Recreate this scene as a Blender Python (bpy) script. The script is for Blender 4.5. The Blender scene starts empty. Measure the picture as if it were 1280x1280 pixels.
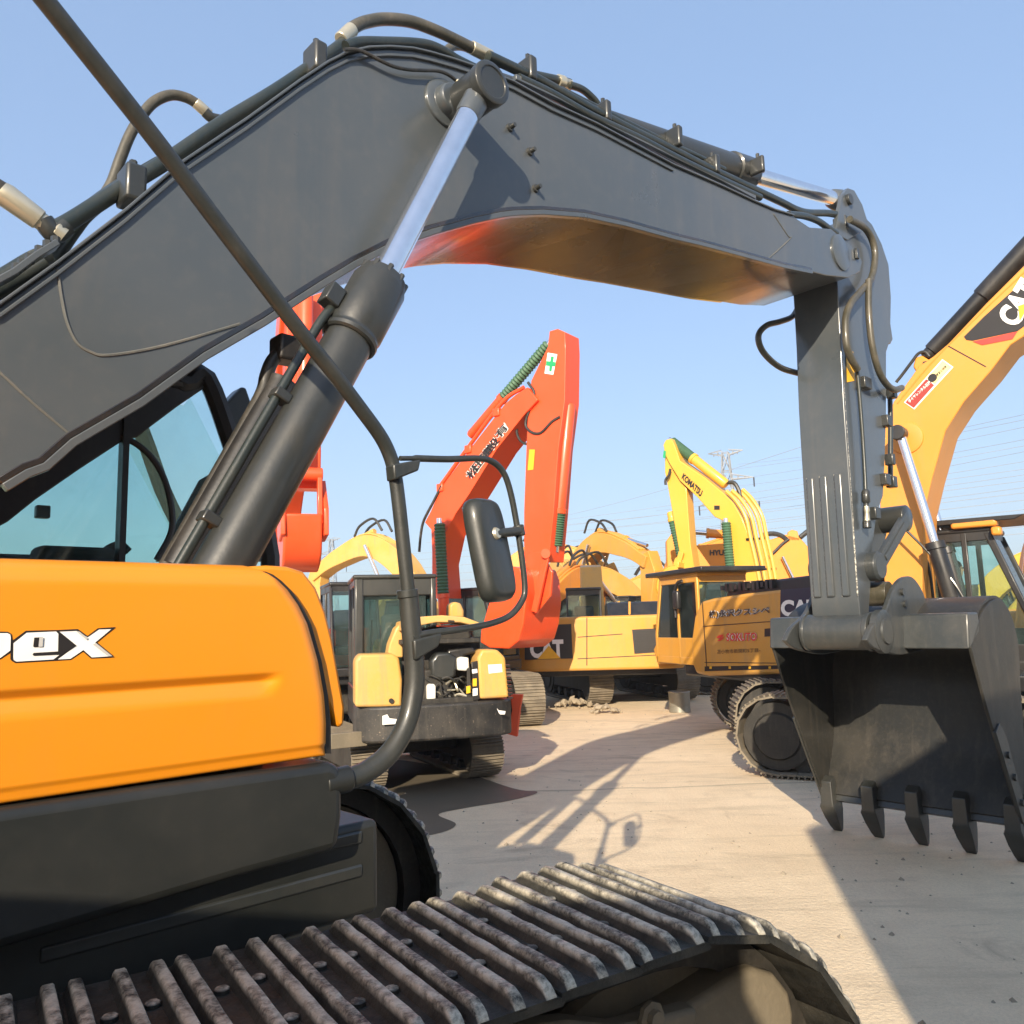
import bpy, bmesh, math, random
from mathutils import Vector, Matrix
random.seed(11)
rad = math.radians
SC = bpy.context.scene
COL = SC.collection

# ---------------------------------------------------------------- camera model
FPX, PITCH, ROLL, CAMH = 1012.13, rad(7.830), rad(1.639), 2.05
CAM = Vector((0, 0, CAMH))
_cp, _sp, _cr, _sr = math.cos(PITCH), math.sin(PITCH), math.cos(ROLL), math.sin(ROLL)
FWD = Vector((0, _cp, _sp)); _u0 = Vector((0, -_sp, _cp)); _x0 = Vector((1, 0, 0))
AXR = _x0 * _cr - _u0 * _sr
AXU = _x0 * _sr + _u0 * _cr


def ray(x, y):
    return AXR * ((x - 640) / FPX) + AXU * ((640 - y) / FPX) + FWD


def at(x, y, Y):
    d = ray(x, y)
    return CAM + d * (Y / d.y)


def onz(x, y, z):
    d = ray(x, y)
    return CAM + d * ((z - CAMH) / d.z)


class Frame:
    """A machine's own axes: q forwards, r to its right, z up."""
    def __init__(s, ox, oy, az):
        a = rad(az); s.az = az
        s.o = Vector((ox, oy, 0)); s.F = Vector((math.sin(a), math.cos(a), 0)); s.R = Vector((math.cos(a), -math.sin(a), 0))

    def w(s, q, r, z):
        return s.o + s.F * q + s.R * r + Vector((0, 0, z))

    def hit(s, x, y, r):
        d = ray(x, y); t = (r - (CAM - s.o).dot(s.R)) / d.dot(s.R)
        P = CAM + d * t
        return ((P - s.o).dot(s.F), P.z)

    def hitq(s, x, y, q):
        d = ray(x, y); t = (q - (CAM - s.o).dot(s.F)) / d.dot(s.F)
        P = CAM + d * t
        return ((P - s.o).dot(s.R), P.z)

    def px(s, x, y, r):
        q, z = s.hit(x, y, r)
        return s.w(q, r, z)

    def poly(s, pts, r):
        return [s.hit(x, y, r) for x, y in pts]

    def mat(s):
        return Matrix.Translation(s.o) @ Matrix.Rotation(rad(90 - s.az), 4, 'Z')


# ---------------------------------------------------------------- object helpers
def props(o, label=None, cat=None, group=None, kind=None):
    if label: o['label'] = label
    if cat: o['category'] = cat
    if group: o['group'] = group
    if kind: o['kind'] = kind
    return o


def thing(name, fr, label, cat, group=None, z=0.0):
    o = bpy.data.objects.new(name, None); COL.objects.link(o)
    o.empty_display_size = .2
    o.location = fr.o + Vector((0, 0, z)); o.rotation_euler = (0, 0, rad(90 - fr.az))
    o['_z'] = 0
    del o['_z']
    props(o, label, cat, group)
    INV[o.name] = (Matrix.Translation(Vector((0, 0, z))) @ fr.mat()).inverted()
    return o


INV = {}
ROOT = {}


def inv_of(o):
    while o is not None and o.name not in INV:
        o = o.parent
    return INV[o.name] if o is not None else Matrix.Identity(4)


def catmull(pts, res):
    pts = [Vector(p) for p in pts]
    if len(pts) < 3 or res <= 1:
        return pts
    P = [pts[0] * 2 - pts[1]] + pts + [pts[-1] * 2 - pts[-2]]
    out = []
    for i in range(1, len(P) - 2):
        a, b, c, d = P[i - 1], P[i], P[i + 1], P[i + 2]
        for k in range(res):
            t = k / res
            out.append(.5 * ((2 * b) + (c - a) * t + (2 * a - 5 * b + 4 * c - d) * t * t + (3 * b - a - 3 * c + d) * t ** 3))
    out.append(pts[-1])
    return out


class MB:
    def __init__(s):
        s.b = bmesh.new()

    def face(s, vs):
        try:
            s.b.faces.new(vs)
        except ValueError:
            pass

    def quad(s, *pts):
        s.face([s.b.verts.new(p) for p in pts]); return s

    def prism(s, fr, poly, r0, r1):
        A = [s.b.verts.new(fr.w(q, r0, z)) for q, z in poly]
        B = [s.b.verts.new(fr.w(q, r1, z)) for q, z in poly]
        n = len(poly)
        s.face(A); s.face(B[::-1])
        for i in range(n):
            s.face([A[i], A[(i + 1) % n], B[(i + 1) % n], B[i]])
        return s

    def plan(s, fr, poly, z0, z1):
        """poly of (q, r), extruded in z"""
        A = [s.b.verts.new(fr.w(q, r, z0)) for q, r in poly]
        B = [s.b.verts.new(fr.w(q, r, z1)) for q, r in poly]
        n = len(poly)
        s.face(A); s.face(B[::-1])
        for i in range(n):
            s.face([A[i], A[(i + 1) % n], B[(i + 1) % n], B[i]])
        return s

    def box(s, fr, q0, q1, r0, r1, z0, z1):
        return s.prism(fr, [(q0, z0), (q1, z0), (q1, z1), (q0, z1)], r0, r1)

    def boxv(s, c, a, b, d):
        c = Vector(c)
        V = [s.b.verts.new(c + a * i + b * j + d * k) for i in (-1, 1) for j in (-1, 1) for k in (-1, 1)]
        for f in ((0, 1, 3, 2), (4, 6, 7, 5), (0, 4, 5, 1), (2, 3, 7, 6), (0, 2, 6, 4), (1, 5, 7, 3)):
            s.face([V[i] for i in f])
        return s

    def bar(s, p0, p1, w, h, up=None):
        p0, p1 = Vector(p0), Vector(p1); d = p1 - p0
        up = Vector(up) if up else Vector((0, 0, 1))
        if abs(d.normalized().dot(up.normalized())) > .98: up = Vector((1, 0, 0))
        x = d.cross(up).normalized(); y = x.cross(d).normalized()
        return s.boxv((p0 + p1) / 2, d / 2, x * w / 2, y * h / 2)

    def rings(s, R, close=True):
        for i in range(len(R) - 1):
            n = len(R[i])
            for k in range(n):
                s.face([R[i][k], R[i][(k + 1) % n], R[i + 1][(k + 1) % n], R[i + 1][k]])
        if close:
            s.face(R[0][::-1]); s.face(R[-1])
        return s

    def lathe(s, p0, axis, prof, n=24):
        p0 = Vector(p0); d = Vector(axis).normalized()
        up = Vector((0, 0, 1)) if abs(d.z) < .95 else Vector((1, 0, 0))
        x = d.cross(up).normalized(); y = d.cross(x)
        R = [[s.b.verts.new(p0 + d * t + (x * math.cos(2 * math.pi * k / n) + y * math.sin(2 * math.pi * k / n)) * max(r, 1e-4)) for k in range(n)] for t, r in prof]
        return s.rings(R)

    def cyl(s, p0, p1, r, r2=None, n=20):
        p0, p1 = Vector(p0), Vector(p1)
        L = (p1 - p0).length
        return s.lathe(p0, p1 - p0, [(0, r), (L, r if r2 is None else r2)], n)

    def tube(s, pts, r, n=10, res=5, rfun=None):
        P = catmull(pts, res)
        prev = None; R = []
        for i, p in enumerate(P):
            d = (P[min(i + 1, len(P) - 1)] - P[max(i - 1, 0)])
            if d.length < 1e-9: continue
            d.normalize()
            if prev is None:
                up = Vector((0, 0, 1)) if abs(d.z) < .9 else Vector((1, 0, 0))
                x = d.cross(up).normalized()
            else:
                x = (prev - d * prev.dot(d)).normalized()
            prev = x; y = d.cross(x)
            rr = rfun(i / max(1, len(P) - 1)) if rfun else r
            R.append([s.b.verts.new(p + (x * math.cos(2 * math.pi * k / n) + y * math.sin(2 * math.pi * k / n)) * rr) for k in range(n)])
        return s.rings(R)

    def build(s, name, mat, parent=None, bevel=0, seg=2, angle=38, label=None):
        M = inv_of(parent)
        bmesh.ops.remove_doubles(s.b, verts=s.b.verts, dist=1e-6)
        bmesh.ops.recalc_face_normals(s.b, faces=s.b.faces)
        s.b.transform(M)
        me = bpy.data.meshes.new(name); s.b.to_mesh(me); s.b.free()
        for p in me.polygons: p.use_smooth = True
        me.set_sharp_from_angle(angle=rad(angle))
        o = bpy.data.objects.new(name, me); COL.objects.link(o)
        for m in (mat if isinstance(mat, (list, tuple)) else [mat]): me.materials.append(m)
        o.parent = parent
        if bevel:
            b = o.modifiers.new('edge', 'BEVEL'); b.width = bevel; b.segments = seg; b.limit_method = 'ANGLE'; b.angle_limit = rad(35)
            b.use_clamp_overlap = True
        if label: o['label'] = label
        return o


def solo(name, mb, mat, label, cat, group=None, kind=None, bevel=0):
    """a top-level thing that is one mesh, its origin at its base"""
    vs = [v.co for v in mb.b.verts]
    c = Vector(((min(v.x for v in vs) + max(v.x for v in vs)) / 2, (min(v.y for v in vs) + max(v.y for v in vs)) / 2, min(v.z for v in vs)))
    mb.b.transform(Matrix.Translation(-c))
    o = mb.build(name, mat, None, bevel)
    o.location = c
    return props(o, label, cat, group, kind)


# ---------------------------------------------------------------- materials
def nt(name):
    m = bpy.data.materials.new(name); m.use_nodes = True
    t = m.node_tree
    b = t.nodes['Principled BSDF']
    return m, t, b


def node(t, kind, **kw):
    n = t.nodes.new(kind)
    for k, v in kw.items():
        if k in n.inputs: n.inputs[k].default_value = v
        else: setattr(n, k, v)
    return n


def ramp(t, fac, stops):
    r = t.nodes.new('ShaderNodeValToRGB')
    e = r.color_ramp.elements
    while len(e) < len(stops): e.new(.5)
    for x, (p, c) in zip(e, stops):
        x.position = p; x.color = c if len(c) == 4 else (*c, 1)
    t.links.new(fac, r.inputs[0]); return r.outputs[0]


def mixc(t, fac, a, b, mode='MIX'):
    m = t.nodes.new('ShaderNodeMix'); m.data_type = 'RGBA'; m.blend_type = mode
    for sock, v in ((m.inputs[0], fac), (m.inputs[6], a), (m.inputs[7], b)):
        if hasattr(v, 'links'): t.links.new(v, sock)
        else: sock.default_value = v if not isinstance(v, tuple) or len(v) == 4 else (*v, 1)
    return m.outputs[2]


def noise(t, scale, detail=5, rough=.55, co=None, dist=0):
    n = node(t, 'ShaderNodeTexNoise'); n.inputs['Scale'].default_value = scale; n.inputs['Detail'].default_value = detail
    n.inputs['Roughness'].default_value = rough; n.inputs['Distortion'].default_value = dist
    if co is not None: t.links.new(co, n.inputs['Vector'])
    return n.outputs[0]


def coords(t, scale=None, geo=False, rot=0):
    if geo:
        c = node(t, 'ShaderNodeNewGeometry').outputs['Position']
    else:
        c = node(t, 'ShaderNodeTexCoord').outputs['Object']
    if scale:
        m = node(t, 'ShaderNodeMapping'); m.inputs['Scale'].default_value = scale; m.inputs['Rotation'].default_value = (0, 0, rot); t.links.new(c, m.inputs[0]); c = m.outputs[0]
    return c


def paint(name, col, dust=(.30, .25, .19), dirt=.25, rough=.34, coat=.25, metallic=0.0, scale=2.2, chips=None, bump=.02, chip_at=.68):
    m, t, b = nt(name)
    co = coords(t)
    n1 = noise(t, scale, 6, .6, co)
    f1 = ramp(t, n1, [(.42, (0, 0, 0)), (.8, (dirt,) * 3)])
    n2 = noise(t, scale * 14, 4, .6, co)
    f2 = ramp(t, n2, [(.5, (0, 0, 0)), (.85, (dirt * .6,) * 3)])
    v = mixc(t, ramp(t, noise(t, scale * .6, 3, .5, co), [(.3, (0, 0, 0)), (.75, (.12,) * 3)]), col, tuple(c * .72 for c in col))
    c = mixc(t, f1, v, dust); c = mixc(t, f2, c, dust)
    if dirt >= .05:
        st = noise(t, 1.0, 7, .65, coords(t, (scale * 5, scale * 5, scale * .45)), .4)
        c = mixc(t, ramp(t, st, [(.52, (0, 0, 0)), (.74, (min(.6, dirt * 1.6),) * 3)]), c, tuple(x * .55 for x in dust))
    if chips:
        n3 = noise(t, scale * 9, 8, .72, co)
        c = mixc(t, ramp(t, n3, [(chip_at - .02, (0, 0, 0)), (chip_at + .02, (1, 1, 1))]), c, chips)
    t.links.new(c, b.inputs['Base Color'])
    r = ramp(t, n1, [(.3, (rough,) * 3), (.8, (min(1, rough + .25),) * 3)])
    t.links.new(r, b.inputs['Roughness'])
    b.inputs['Coat Weight'].default_value = coat; b.inputs['Coat Roughness'].default_value = .15; b.inputs['Metallic'].default_value = metallic
    if bump:
        bp = node(t, 'ShaderNodeBump'); bp.inputs['Strength'].default_value = bump * 4; bp.inputs['Distance'].default_value = .01
        t.links.new(noise(t, scale * 20, 5, .6, co), bp.inputs['Height']); t.links.new(bp.outputs[0], b.inputs['Normal'])
    return m


def simple(name, col, rough=.5, metallic=0.0, emit=0.0):
    m, t, b = nt(name)
    co = coords(t)
    c = mixc(t, ramp(t, noise(t, 12, 5, .6, co), [(.35, (0, 0, 0)), (.8, (.4,) * 3)]), col, tuple(x * .7 for x in col))
    t.links.new(c, b.inputs['Base Color']); b.inputs['Roughness'].default_value = rough; b.inputs['Metallic'].default_value = metallic
    return m


def glass(name, tint, opacity=.25, spec=.08, rough=.02):
    m, t, b = nt(name)
    t.nodes.remove(b); out = t.nodes['Material Output']
    tr = node(t, 'ShaderNodeBsdfTransparent'); tr.inputs[0].default_value = (*tint, 1)
    df = node(t, 'ShaderNodeBsdfDiffuse'); df.inputs[0].default_value = (tint[0] * .4, tint[1] * .45, tint[2] * .45, 1)
    gl = node(t, 'ShaderNodeBsdfGlossy'); gl.inputs['Roughness'].default_value = rough
    m1 = node(t, 'ShaderNodeMixShader'); t.links.new(tr.outputs[0], m1.inputs[1]); t.links.new(df.outputs[0], m1.inputs[2])
    t.links.new(ramp(t, noise(t, 3, 4, .6, coords(t)), [(.3, (opacity * .5,) * 3), (.8, (opacity * 1.5,) * 3)]), m1.inputs[0])
    lw = node(t, 'ShaderNodeFresnel'); lw.inputs['IOR'].default_value = 1.45
    m2 = node(t, 'ShaderNodeMixShader'); t.links.new(lw.outputs[0], m2.inputs[0]); t.links.new(m1.outputs[0], m2.inputs[1]); t.links.new(gl.outputs[0], m2.inputs[2])
    t.links.new(m2.outputs[0], out.inputs[0])
    return m


def worn_steel(name):
    """track shoes: dark greased steel, pale dry mud and bare metal on the raised grousers"""
    m, t, b = nt(name)
    co = coords(t)
    base = mixc(t, ramp(t, noise(t, 6, 7, .65, co), [(.35, (0, 0, 0)), (.7, (1, 1, 1))]), (.020, .020, .017), (.062, .060, .050))
    base = mixc(t, ramp(t, noise(t, 3, 5, .6, co), [(.5, (0, 0, 0)), (.75, (.6,) * 3)]), base, (.075, .062, .045))
    at_ = node(t, 'ShaderNodeAttribute'); at_.attribute_name = 'top'
    mud = mixc(t, noise(t, 55, 6, .7, co), (.28, .25, .185), (.82, .75, .60))
    k = node(t, 'ShaderNodeMath', operation='MULTIPLY'); t.links.new(at_.outputs['Fac'], k.inputs[0])
    t.links.new(ramp(t, noise(t, 16, 8, .75, co), [(.39, (0, 0, 0)), (.58, (1, 1, 1))]), k.inputs[1])
    c = mixc(t, k.outputs[0], base, mud)
    t.links.new(c, b.inputs['Base Color'])
    t.links.new(ramp(t, noise(t, 30, 5, .6, co), [(.3, (.38,) * 3), (.7, (.75,) * 3)]), b.inputs['Roughness'])
    b.inputs['Metallic'].default_value = .25
    bp = node(t, 'ShaderNodeBump'); bp.inputs['Strength'].default_value = .5; bp.inputs['Distance'].default_value = .006
    t.links.new(noise(t, 90, 7, .7, co), bp.inputs['Height']); t.links.new(bp.outputs[0], b.inputs['Normal'])
    return m


def concrete(name):
    m, t, b = nt(name)
    co = coords(t)
    c = mixc(t, ramp(t, noise(t, .35, 7, .6, co), [(.32, (0, 0, 0)), (.7, (1, 1, 1))]), (.73, .575, .375), (.86, .695, .47))
    c = mixc(t, ramp(t, noise(t, 2.6, 8, .7, co), [(.45, (0, 0, 0)), (.75, (.55,) * 3)]), c, (.56, .435, .285))
    c = mixc(t, ramp(t, noise(t, 45, 6, .75, co), [(.4, (0, 0, 0)), (.8, (.55,) * 3)]), c, (.46, .36, .24))
    # tyre and track scuffs: stretched noise
    s1 = coords(t, (.5, 3.2, 1), rot=.75)
    c = mixc(t, ramp(t, noise(t, 1.3, 6, .6, s1, .8), [(.52, (0, 0, 0)), (.70, (.32,) * 3)]), c, (.30, .24, .16))
    c = mixc(t, ramp(t, noise(t, .55, 9, .72, coords(t, (1, 1.7, 1)), 1.2), [(.56, (0, 0, 0)), (.66, (.65,) * 3)]), c, (.42, .325, .215))
    c = mixc(t, ramp(t, noise(t, 140, 3, .7, co), [(.62, (0, 0, 0)), (.70, (.8,) * 3)]), c, (.16, .13, .09))
    # cracks
    v = node(t, 'ShaderNodeTexVoronoi', feature='DISTANCE_TO_EDGE'); v.inputs['Scale'].default_value = .22
    wm = node(t, 'ShaderNodeMix'); wm.data_type = 'VECTOR'
    nn = node(t, 'ShaderNodeTexNoise'); nn.inputs['Scale'].default_value = .8; nn.inputs['Detail'].default_value = 6; t.links.new(co, nn.inputs['Vector'])
    wm.inputs[0].default_value = .25; t.links.new(co, wm.inputs[4]); t.links.new(nn.outputs[1], wm.inputs[5]); t.links.new(wm.outputs[1], v.inputs['Vector'])
    c = mixc(t, ramp(t, v.outputs['Distance'], [(.0, (.55,) * 3), (.006, (0, 0, 0))]), c, (.14, .12, .09))
    t.links.new(c, b.inputs['Base Color'])
    b.inputs['Roughness'].default_value = .88
    bp = node(t, 'ShaderNodeBump'); bp.inputs['Strength'].default_value = .55; bp.inputs['Distance'].default_value = .03
    t.links.new(noise(t, 28, 8, .7, co), bp.inputs['Height']); t.links.new(bp.outputs[0], b.inputs['Normal'])
    return m


def boots(name):
    m, t, b = nt(name)
    co = coords(t)
    c = mixc(t, noise(t, 8, 4, .6, co), (.03, .085, .045), (.075, .16, .085))
    t.links.new(c, b.inputs['Base Color']); b.inputs['Roughness'].default_value = .6
    return m


MT = {}
MT['grey'] = paint('dark_grey_paint', (.060, .070, .077), dirt=.11, rough=.25, coat=.5, bump=.006, scale=1.1)
MT['belly'] = paint('boom_belly_reflection_paint', (.012, .012, .012), dirt=.42, dust=(.09, .045, .014), rough=.15, coat=.9, bump=.012, scale=1.5)  # brown mottle puts reflections of the machines and yard into the colour
MT['grey2'] = paint('bucket_grey_paint', (.036, .041, .042), dirt=.12, rough=.38, coat=.2, bump=.02, scale=2, chips=(.13, .12, .10), chip_at=.74)
MT['greymatte'] = paint('matt_dark_grey_paint', (.022, .0245, .0235), dirt=.05, rough=.36, coat=.35, bump=.02)
MT['skirt'] = paint('charcoal_skirt_paint', (.013, .0145, .013), dirt=.04, rough=.42, coat=.18, bump=.012, scale=1.4)
MT['body'] = paint('amber_body_paint', (.74, .250, .006), dust=(.55, .30, .10), dirt=.06, rough=.28, coat=.5, bump=.004, scale=.8)
MT['pipe'] = paint('green_grey_pipe_paint', (.014, .021, .019), dirt=.06, rough=.33, coat=.3, scale=5)
MT['hose'] = paint('black_rubber_hose', (.014, .014, .012), dirt=.12, rough=.45, coat=.15, scale=6)
MT['olivehose'] = paint('dusty_olive_hose', (.050, .046, .030), dirt=.22, rough=.38, coat=.3, scale=6)
MT['railblack'] = paint('satin_black_rail', (.022, .025, .023), dirt=.06, rough=.36, coat=.25, scale=6, bump=.015)
MT['chrome'] = simple('chromed_rod', (.80, .82, .86), .16, .95)
MT['zinc'] = simple('zinc_fitting', (.62, .56, .42), .35, .7)
MT['weld'] = paint('weld_bead_paint', (.085, .09, .085), dirt=.3, rough=.5, coat=.1, scale=12)
MT['scuff'] = paint('scuffed_edge', (.10, .10, .09), dirt=.3, rough=.5, chips=(.62, .58, .48), scale=6, chip_at=.52)
MT['shoe'] = worn_steel('worn_track_steel')
MT['dusty'] = paint('dusty_track_frame', (.15, .125, .085), dirt=.5, dust=(.27, .22, .15), rough=.65, coat=0, scale=3, bump=.04)
MT['grime'] = paint('greasy_black_steel', (.011, .010, .008), dirt=.12, rough=.55, coat=.05, scale=4, bump=.03)
MT['trackbg'] = paint('dry_mud_track_steel', (.15, .125, .09), dirt=.55, dust=(.36, .30, .21), rough=.75, coat=0, scale=5, bump=.04)
MT['orange'] = paint('orange_red_paint', (.78, .075, .012), dirt=.06, dust=(.45, .25, .15), rough=.36, coat=.3, scale=1.2)
MT['catyel'] = paint('machine_yellow_paint', (.60, .285, .034), dirt=.22, dust=(.50, .38, .22), rough=.4, coat=.2, scale=1.0)
MT['catorange'] = paint('warm_amber_boom_paint', (.68, .265, .03), dirt=.10, dust=(.55, .36, .2), rough=.4, coat=.2, scale=1.0)
MT['lemon'] = paint('lemon_yellow_paint', (.66, .365, .035), dirt=.10, dust=(.6, .45, .2), rough=.4, coat=.2, scale=1.0)
MT['hyu'] = paint('deep_amber_paint', (.72, .25, .012), dirt=.12, rough=.4, coat=.2, scale=1.0)
MT['mustard'] = paint('faded_mustard_paint', (.60, .33, .065), dirt=.35, dust=(.5, .40, .26), rough=.5, coat=.1, scale=1.2)
MT['black'] = paint('black_paint', (.010, .010, .011), dirt=.06, rough=.38, coat=.2)
MT['scratched'] = paint('scratched_black_counterweight', (.014, .014, .014), dirt=.14, rough=.45, coat=.15, chips=(.30, .24, .17), scale=3.5, chip_at=.65)
MT['white'] = simple('white_vinyl', (.85, .83, .78), .4)
MT['offwhite'] = simple('offwhite_plastic', (.72, .70, .62), .5)
MT['ink'] = simple('black_vinyl', (.02, .017, .016), .4)
MT['red'] = simple('red_vinyl', (.70, .05, .035), .4)
MT['maroon'] = simple('maroon_vinyl', (.35, .04, .03), .45)
MT['cream'] = simple('cream_vinyl', (.85, .68, .30), .45)
MT['navy'] = simple('navy_vinyl', (.02, .025, .05), .4)
MT['greenv'] = simple('green_vinyl', (.02, .33, .12), .45)
MT['yellowv'] = simple('yellow_vinyl', (.85, .45, .02), .45)
MT['greyv'] = simple('grey_vinyl', (.5, .48, .45), .45)
MT['boot'] = boots('green_ribbed_boot')
MT['glass'] = glass('teal_cab_glass', (.84, .95, .93), .05)
MT['darkglass'] = glass('smoked_cab_glass', (.55, .66, .64), .18)
MT['bucketdark'] = paint('bucket_black_paint', (.012, .0125, .011), dirt=.10, rough=.5, coat=.1, scale=2)
MT['mirrorglass'] = simple('mirror_glass', (.8, .8, .8), .03, 1)
MT['seat'] = simple('dark_seat_fabric', (.03, .03, .028), .8)
MT['pylon'] = simple('galvanised_pylon_steel', (.20, .21, .22), .55, .2)
MT['wire'] = simple('power_line_cable', (.30, .31, .33), .6)
MT['galv'] = simple('galvanised_pail', (.34, .33, .28), .35, .6)
MT['rubble'] = paint('pale_rubble', (.30, .25, .18), dirt=.4, rough=.9, coat=0, scale=8, bump=.1)
MT['cont'] = paint('grey_occluder_paint', (.28, .29, .29), dirt=.3, rough=.6, coat=0)
MT['ground'] = concrete('yard_concrete')


def stain(name, col, lo, hi):
    m, t, b = nt(name)
    co = coords(t)
    t.links.new(mixc(t, noise(t, 3, 6, .7, co), tuple(c * .7 for c in col), col), b.inputs['Base Color'])
    b.inputs['Roughness'].default_value = .6
    return m


MT['stain'] = stain('damp_ground', (.14, .115, .08), .4, .6)


# ---------------------------------------------------------------- lettering
def text_mesh(body, bold=.0, shear=0):
    cu = bpy.data.curves.new('txt', 'FONT'); cu.body = body; cu.offset = bold; cu.shear = shear; cu.resolution_u = 4
    o = bpy.data.objects.new('txt', cu); COL.objects.link(o)
    dg = bpy.context.evaluated_depsgraph_get(); dg.update()
    me = bpy.data.meshes.new_from_object(o.evaluated_get(dg))
    vs = [v.co.copy() for v in me.vertices]; fs = [tuple(p.vertices) for p in me.polygons]
    bpy.data.objects.remove(o); bpy.data.curves.remove(cu); bpy.data.meshes.remove(me)
    return vs, fs


def lettering(name, body, corners, mat, parent, bold=.0, shear=0, off=Vector((0, 0, 0))):
    """corners: world points bottom-left, bottom-right, top-right, top-left"""
    vs, fs = text_mesh(body, bold, shear)
    x0, x1 = min(v.x for v in vs), max(v.x for v in vs); y0, y1 = min(v.y for v in vs), max(v.y for v in vs)
    mb = MB(); V = []
    a, b, c, d = [Vector(p) + off for p in corners]
    for v in vs:
        s, u = (v.x - x0) / (x1 - x0), (v.y - y0) / (y1 - y0)
        V.append(mb.b.verts.new((a * (1 - s) + b * s) * (1 - u) + (d * (1 - s) + c * s) * u))
    for f in fs: mb.face([V[i] for i in f])
    return mb.build(name, mat, parent)


def decal(name, pts, mat, parent, off=Vector((0, 0, 0)), label=None):
    mb = MB(); mb.face([mb.b.verts.new(Vector(p) + off) for p in pts])
    return mb.build(name, mat, parent, label=label)

# ================================================================ main machine
AZH, RP = 46.8, .90
_P = Vector((-0.5257, 2.4536, 0)); _f = Frame(0, 0, AZH)
_O = _P - _f.R * RP - _f.F * 1.1
M = Frame(_O.x, _O.y, AZH)
AZT = 56.62
U = Frame(-0.81815, 1.97178, AZT)          # track axes: q along the track, r=0 its inner edge
EX = thing('excavator', M, 'amber excavator with raised grey boom and handrail mirror, nearest the camera', 'excavator')


def tp(pts, r):
    if callable(r): return [M.px(x, y, r(x, y)) for x, y in pts]
    return [M.px(x, y, r) for x, y in pts]


# ---- amber side panel: a pressed sheet with rounded edges and a swage line
def body_panel():
    zb = M.hit(415, 945, RP)[1]; zt = M.hit(340, 705, RP)[1]
    edge = sorted([(M.hit(x, y, RP)[1], M.hit(x, y, RP)[0]) for x, y in ((415, 945), (415, 905), (412, 870), (404, 826), (391, 779), (380, 756), (367, 737), (354, 724), (342, 716))])
    edge.append((zt, edge[-1][1] - .07))
    def qmax(z):
        for (a, b), (c, d) in zip(edge, edge[1:]):
            if z <= c: return b + (d - b) * (z - a) / max(1e-6, c - a)
        return edge[-1][1]
    zg0, zg1 = M.hit(0, 866, RP)[1], M.hit(345, 838, RP)[1]; zg = (zg0 + zg1) / 2; qg = M.hit(345, 840, RP)[0]
    q0 = -2.7
    zs = [zb + (zt - zb) * t for t in [0, .004, .01, .02, .04] + [.04 + .92 * i / 110 for i in range(1, 110)] + [.965, .975, .985, .992, .997, 1]]
    us = [i / 60 * .9 for i in range(60)] + [.9 + .1 * (1 - (1 - i / 34) ** 2.0) for i in range(35)]
    mb = MB(); G = []
    Re = .045
    def rnd(d, R=Re):
        if d >= R: return 0
        return R - math.sqrt(max(0, R * R - (R - d) ** 2))
    for z in zs:
        row = []
        for u in us:
            q = q0 + (qmax(z) - q0) * u
            dt, df, db = zt - z, qmax(z) - q, z - zb
            off = max(rnd(dt, .07), rnd(df), rnd(db, .02))
            # swage: the sheet steps in under a line, then eases back out
            k = max(0, min(1, (qg - q) / .05 + .5 - (zg - z) * 6)); k = k * k * (3 - 2 * k)
            d = zg - z
            if d > 0: off += k * .019 * (min(1, d / .022)) * max(0, 1 - max(0, d - .022) / .05) ** 1.5
            off += .006 * math.sin((z - zb) / (zt - zb) * math.pi) * -1 + .004
            # a shallow pressed step along the bottom hem
            if db < .035: off += .008 * (1 - abs(db - .02) / .02 if abs(db - .02) < .02 else 0)
            row.append(mb.b.verts.new(M.w(q, RP - off, z)))
        G.append(row)
    for i in range(len(zs) - 1):
        for j in range(len(us) - 1):
            mb.face([G[i][j], G[i][j + 1], G[i + 1][j + 1], G[i + 1][j]])
    loop = [G[0][j] for j in range(len(us))] + [G[i][-1] for i in range(1, len(zs))] + [G[-1][j] for j in range(len(us) - 2, -1, -1)]
    back = [mb.b.verts.new(v.co - M.R * .62) for v in loop]
    for i in range(len(loop) - 1):
        mb.face([loop[i], loop[i + 1], back[i + 1], back[i]])
    return mb.build('body_panel', MT['body'], EX, angle=50)


PANEL = body_panel()


def dec(name, pts, mat, parent, r, off=.004):
    return decal(name, [M.px(x, y, r) + M.R * off for x, y in pts], mat, parent)


Z8 = lambda L: [(x / 8, 770 + y / 8) for x, y in L]
dec('lettering_outline', Z8([(-40, 155), (75, 157), (110, 180), (122, 245), (255, 147), (570, 140), (775, 130), (870, 200), (975, 122), (1155, 110), (965, 262), (1135, 402), (1110, 416), (905, 425), (825, 355), (705, 438), (560, 447), (150, 470), (115, 450), (100, 430), (102, 365), (0, 432), (-40, 440)]), MT['ink'], PANEL, RP, .003)
LE = dec('letter', Z8([(-40, 172), (70, 172), (97, 185), (103, 215), (98, 345), (0, 418), (-40, 420)]), MT['white'], PANEL, RP, .005)
dec('letter', Z8([(262, 168), (555, 155), (578, 178), (574, 372), (560, 392), (590, 388), (528, 434), (160, 456), (132, 440), (128, 412), (130, 272), (190, 225)]), MT['white'], PANEL, RP, .005)
dec('letter', Z8([(590, 158), (762, 150), (872, 214), (985, 136), (1105, 132), (945, 266), (1105, 402), (912, 414), (828, 340), (698, 428), (572, 434), (760, 296)]), MT['white'], PANEL, RP, .005)
dec('letter_counter', Z8([(335, 216), (420, 212), (414, 308), (330, 312), (325, 300)]), MT['ink'], PANEL, RP, .0065)
dec('letter_counter', Z8([(385, 216), (424, 213), (417, 306), (376, 308)]), MT['greyv'], PANEL, RP, .008)
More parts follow.
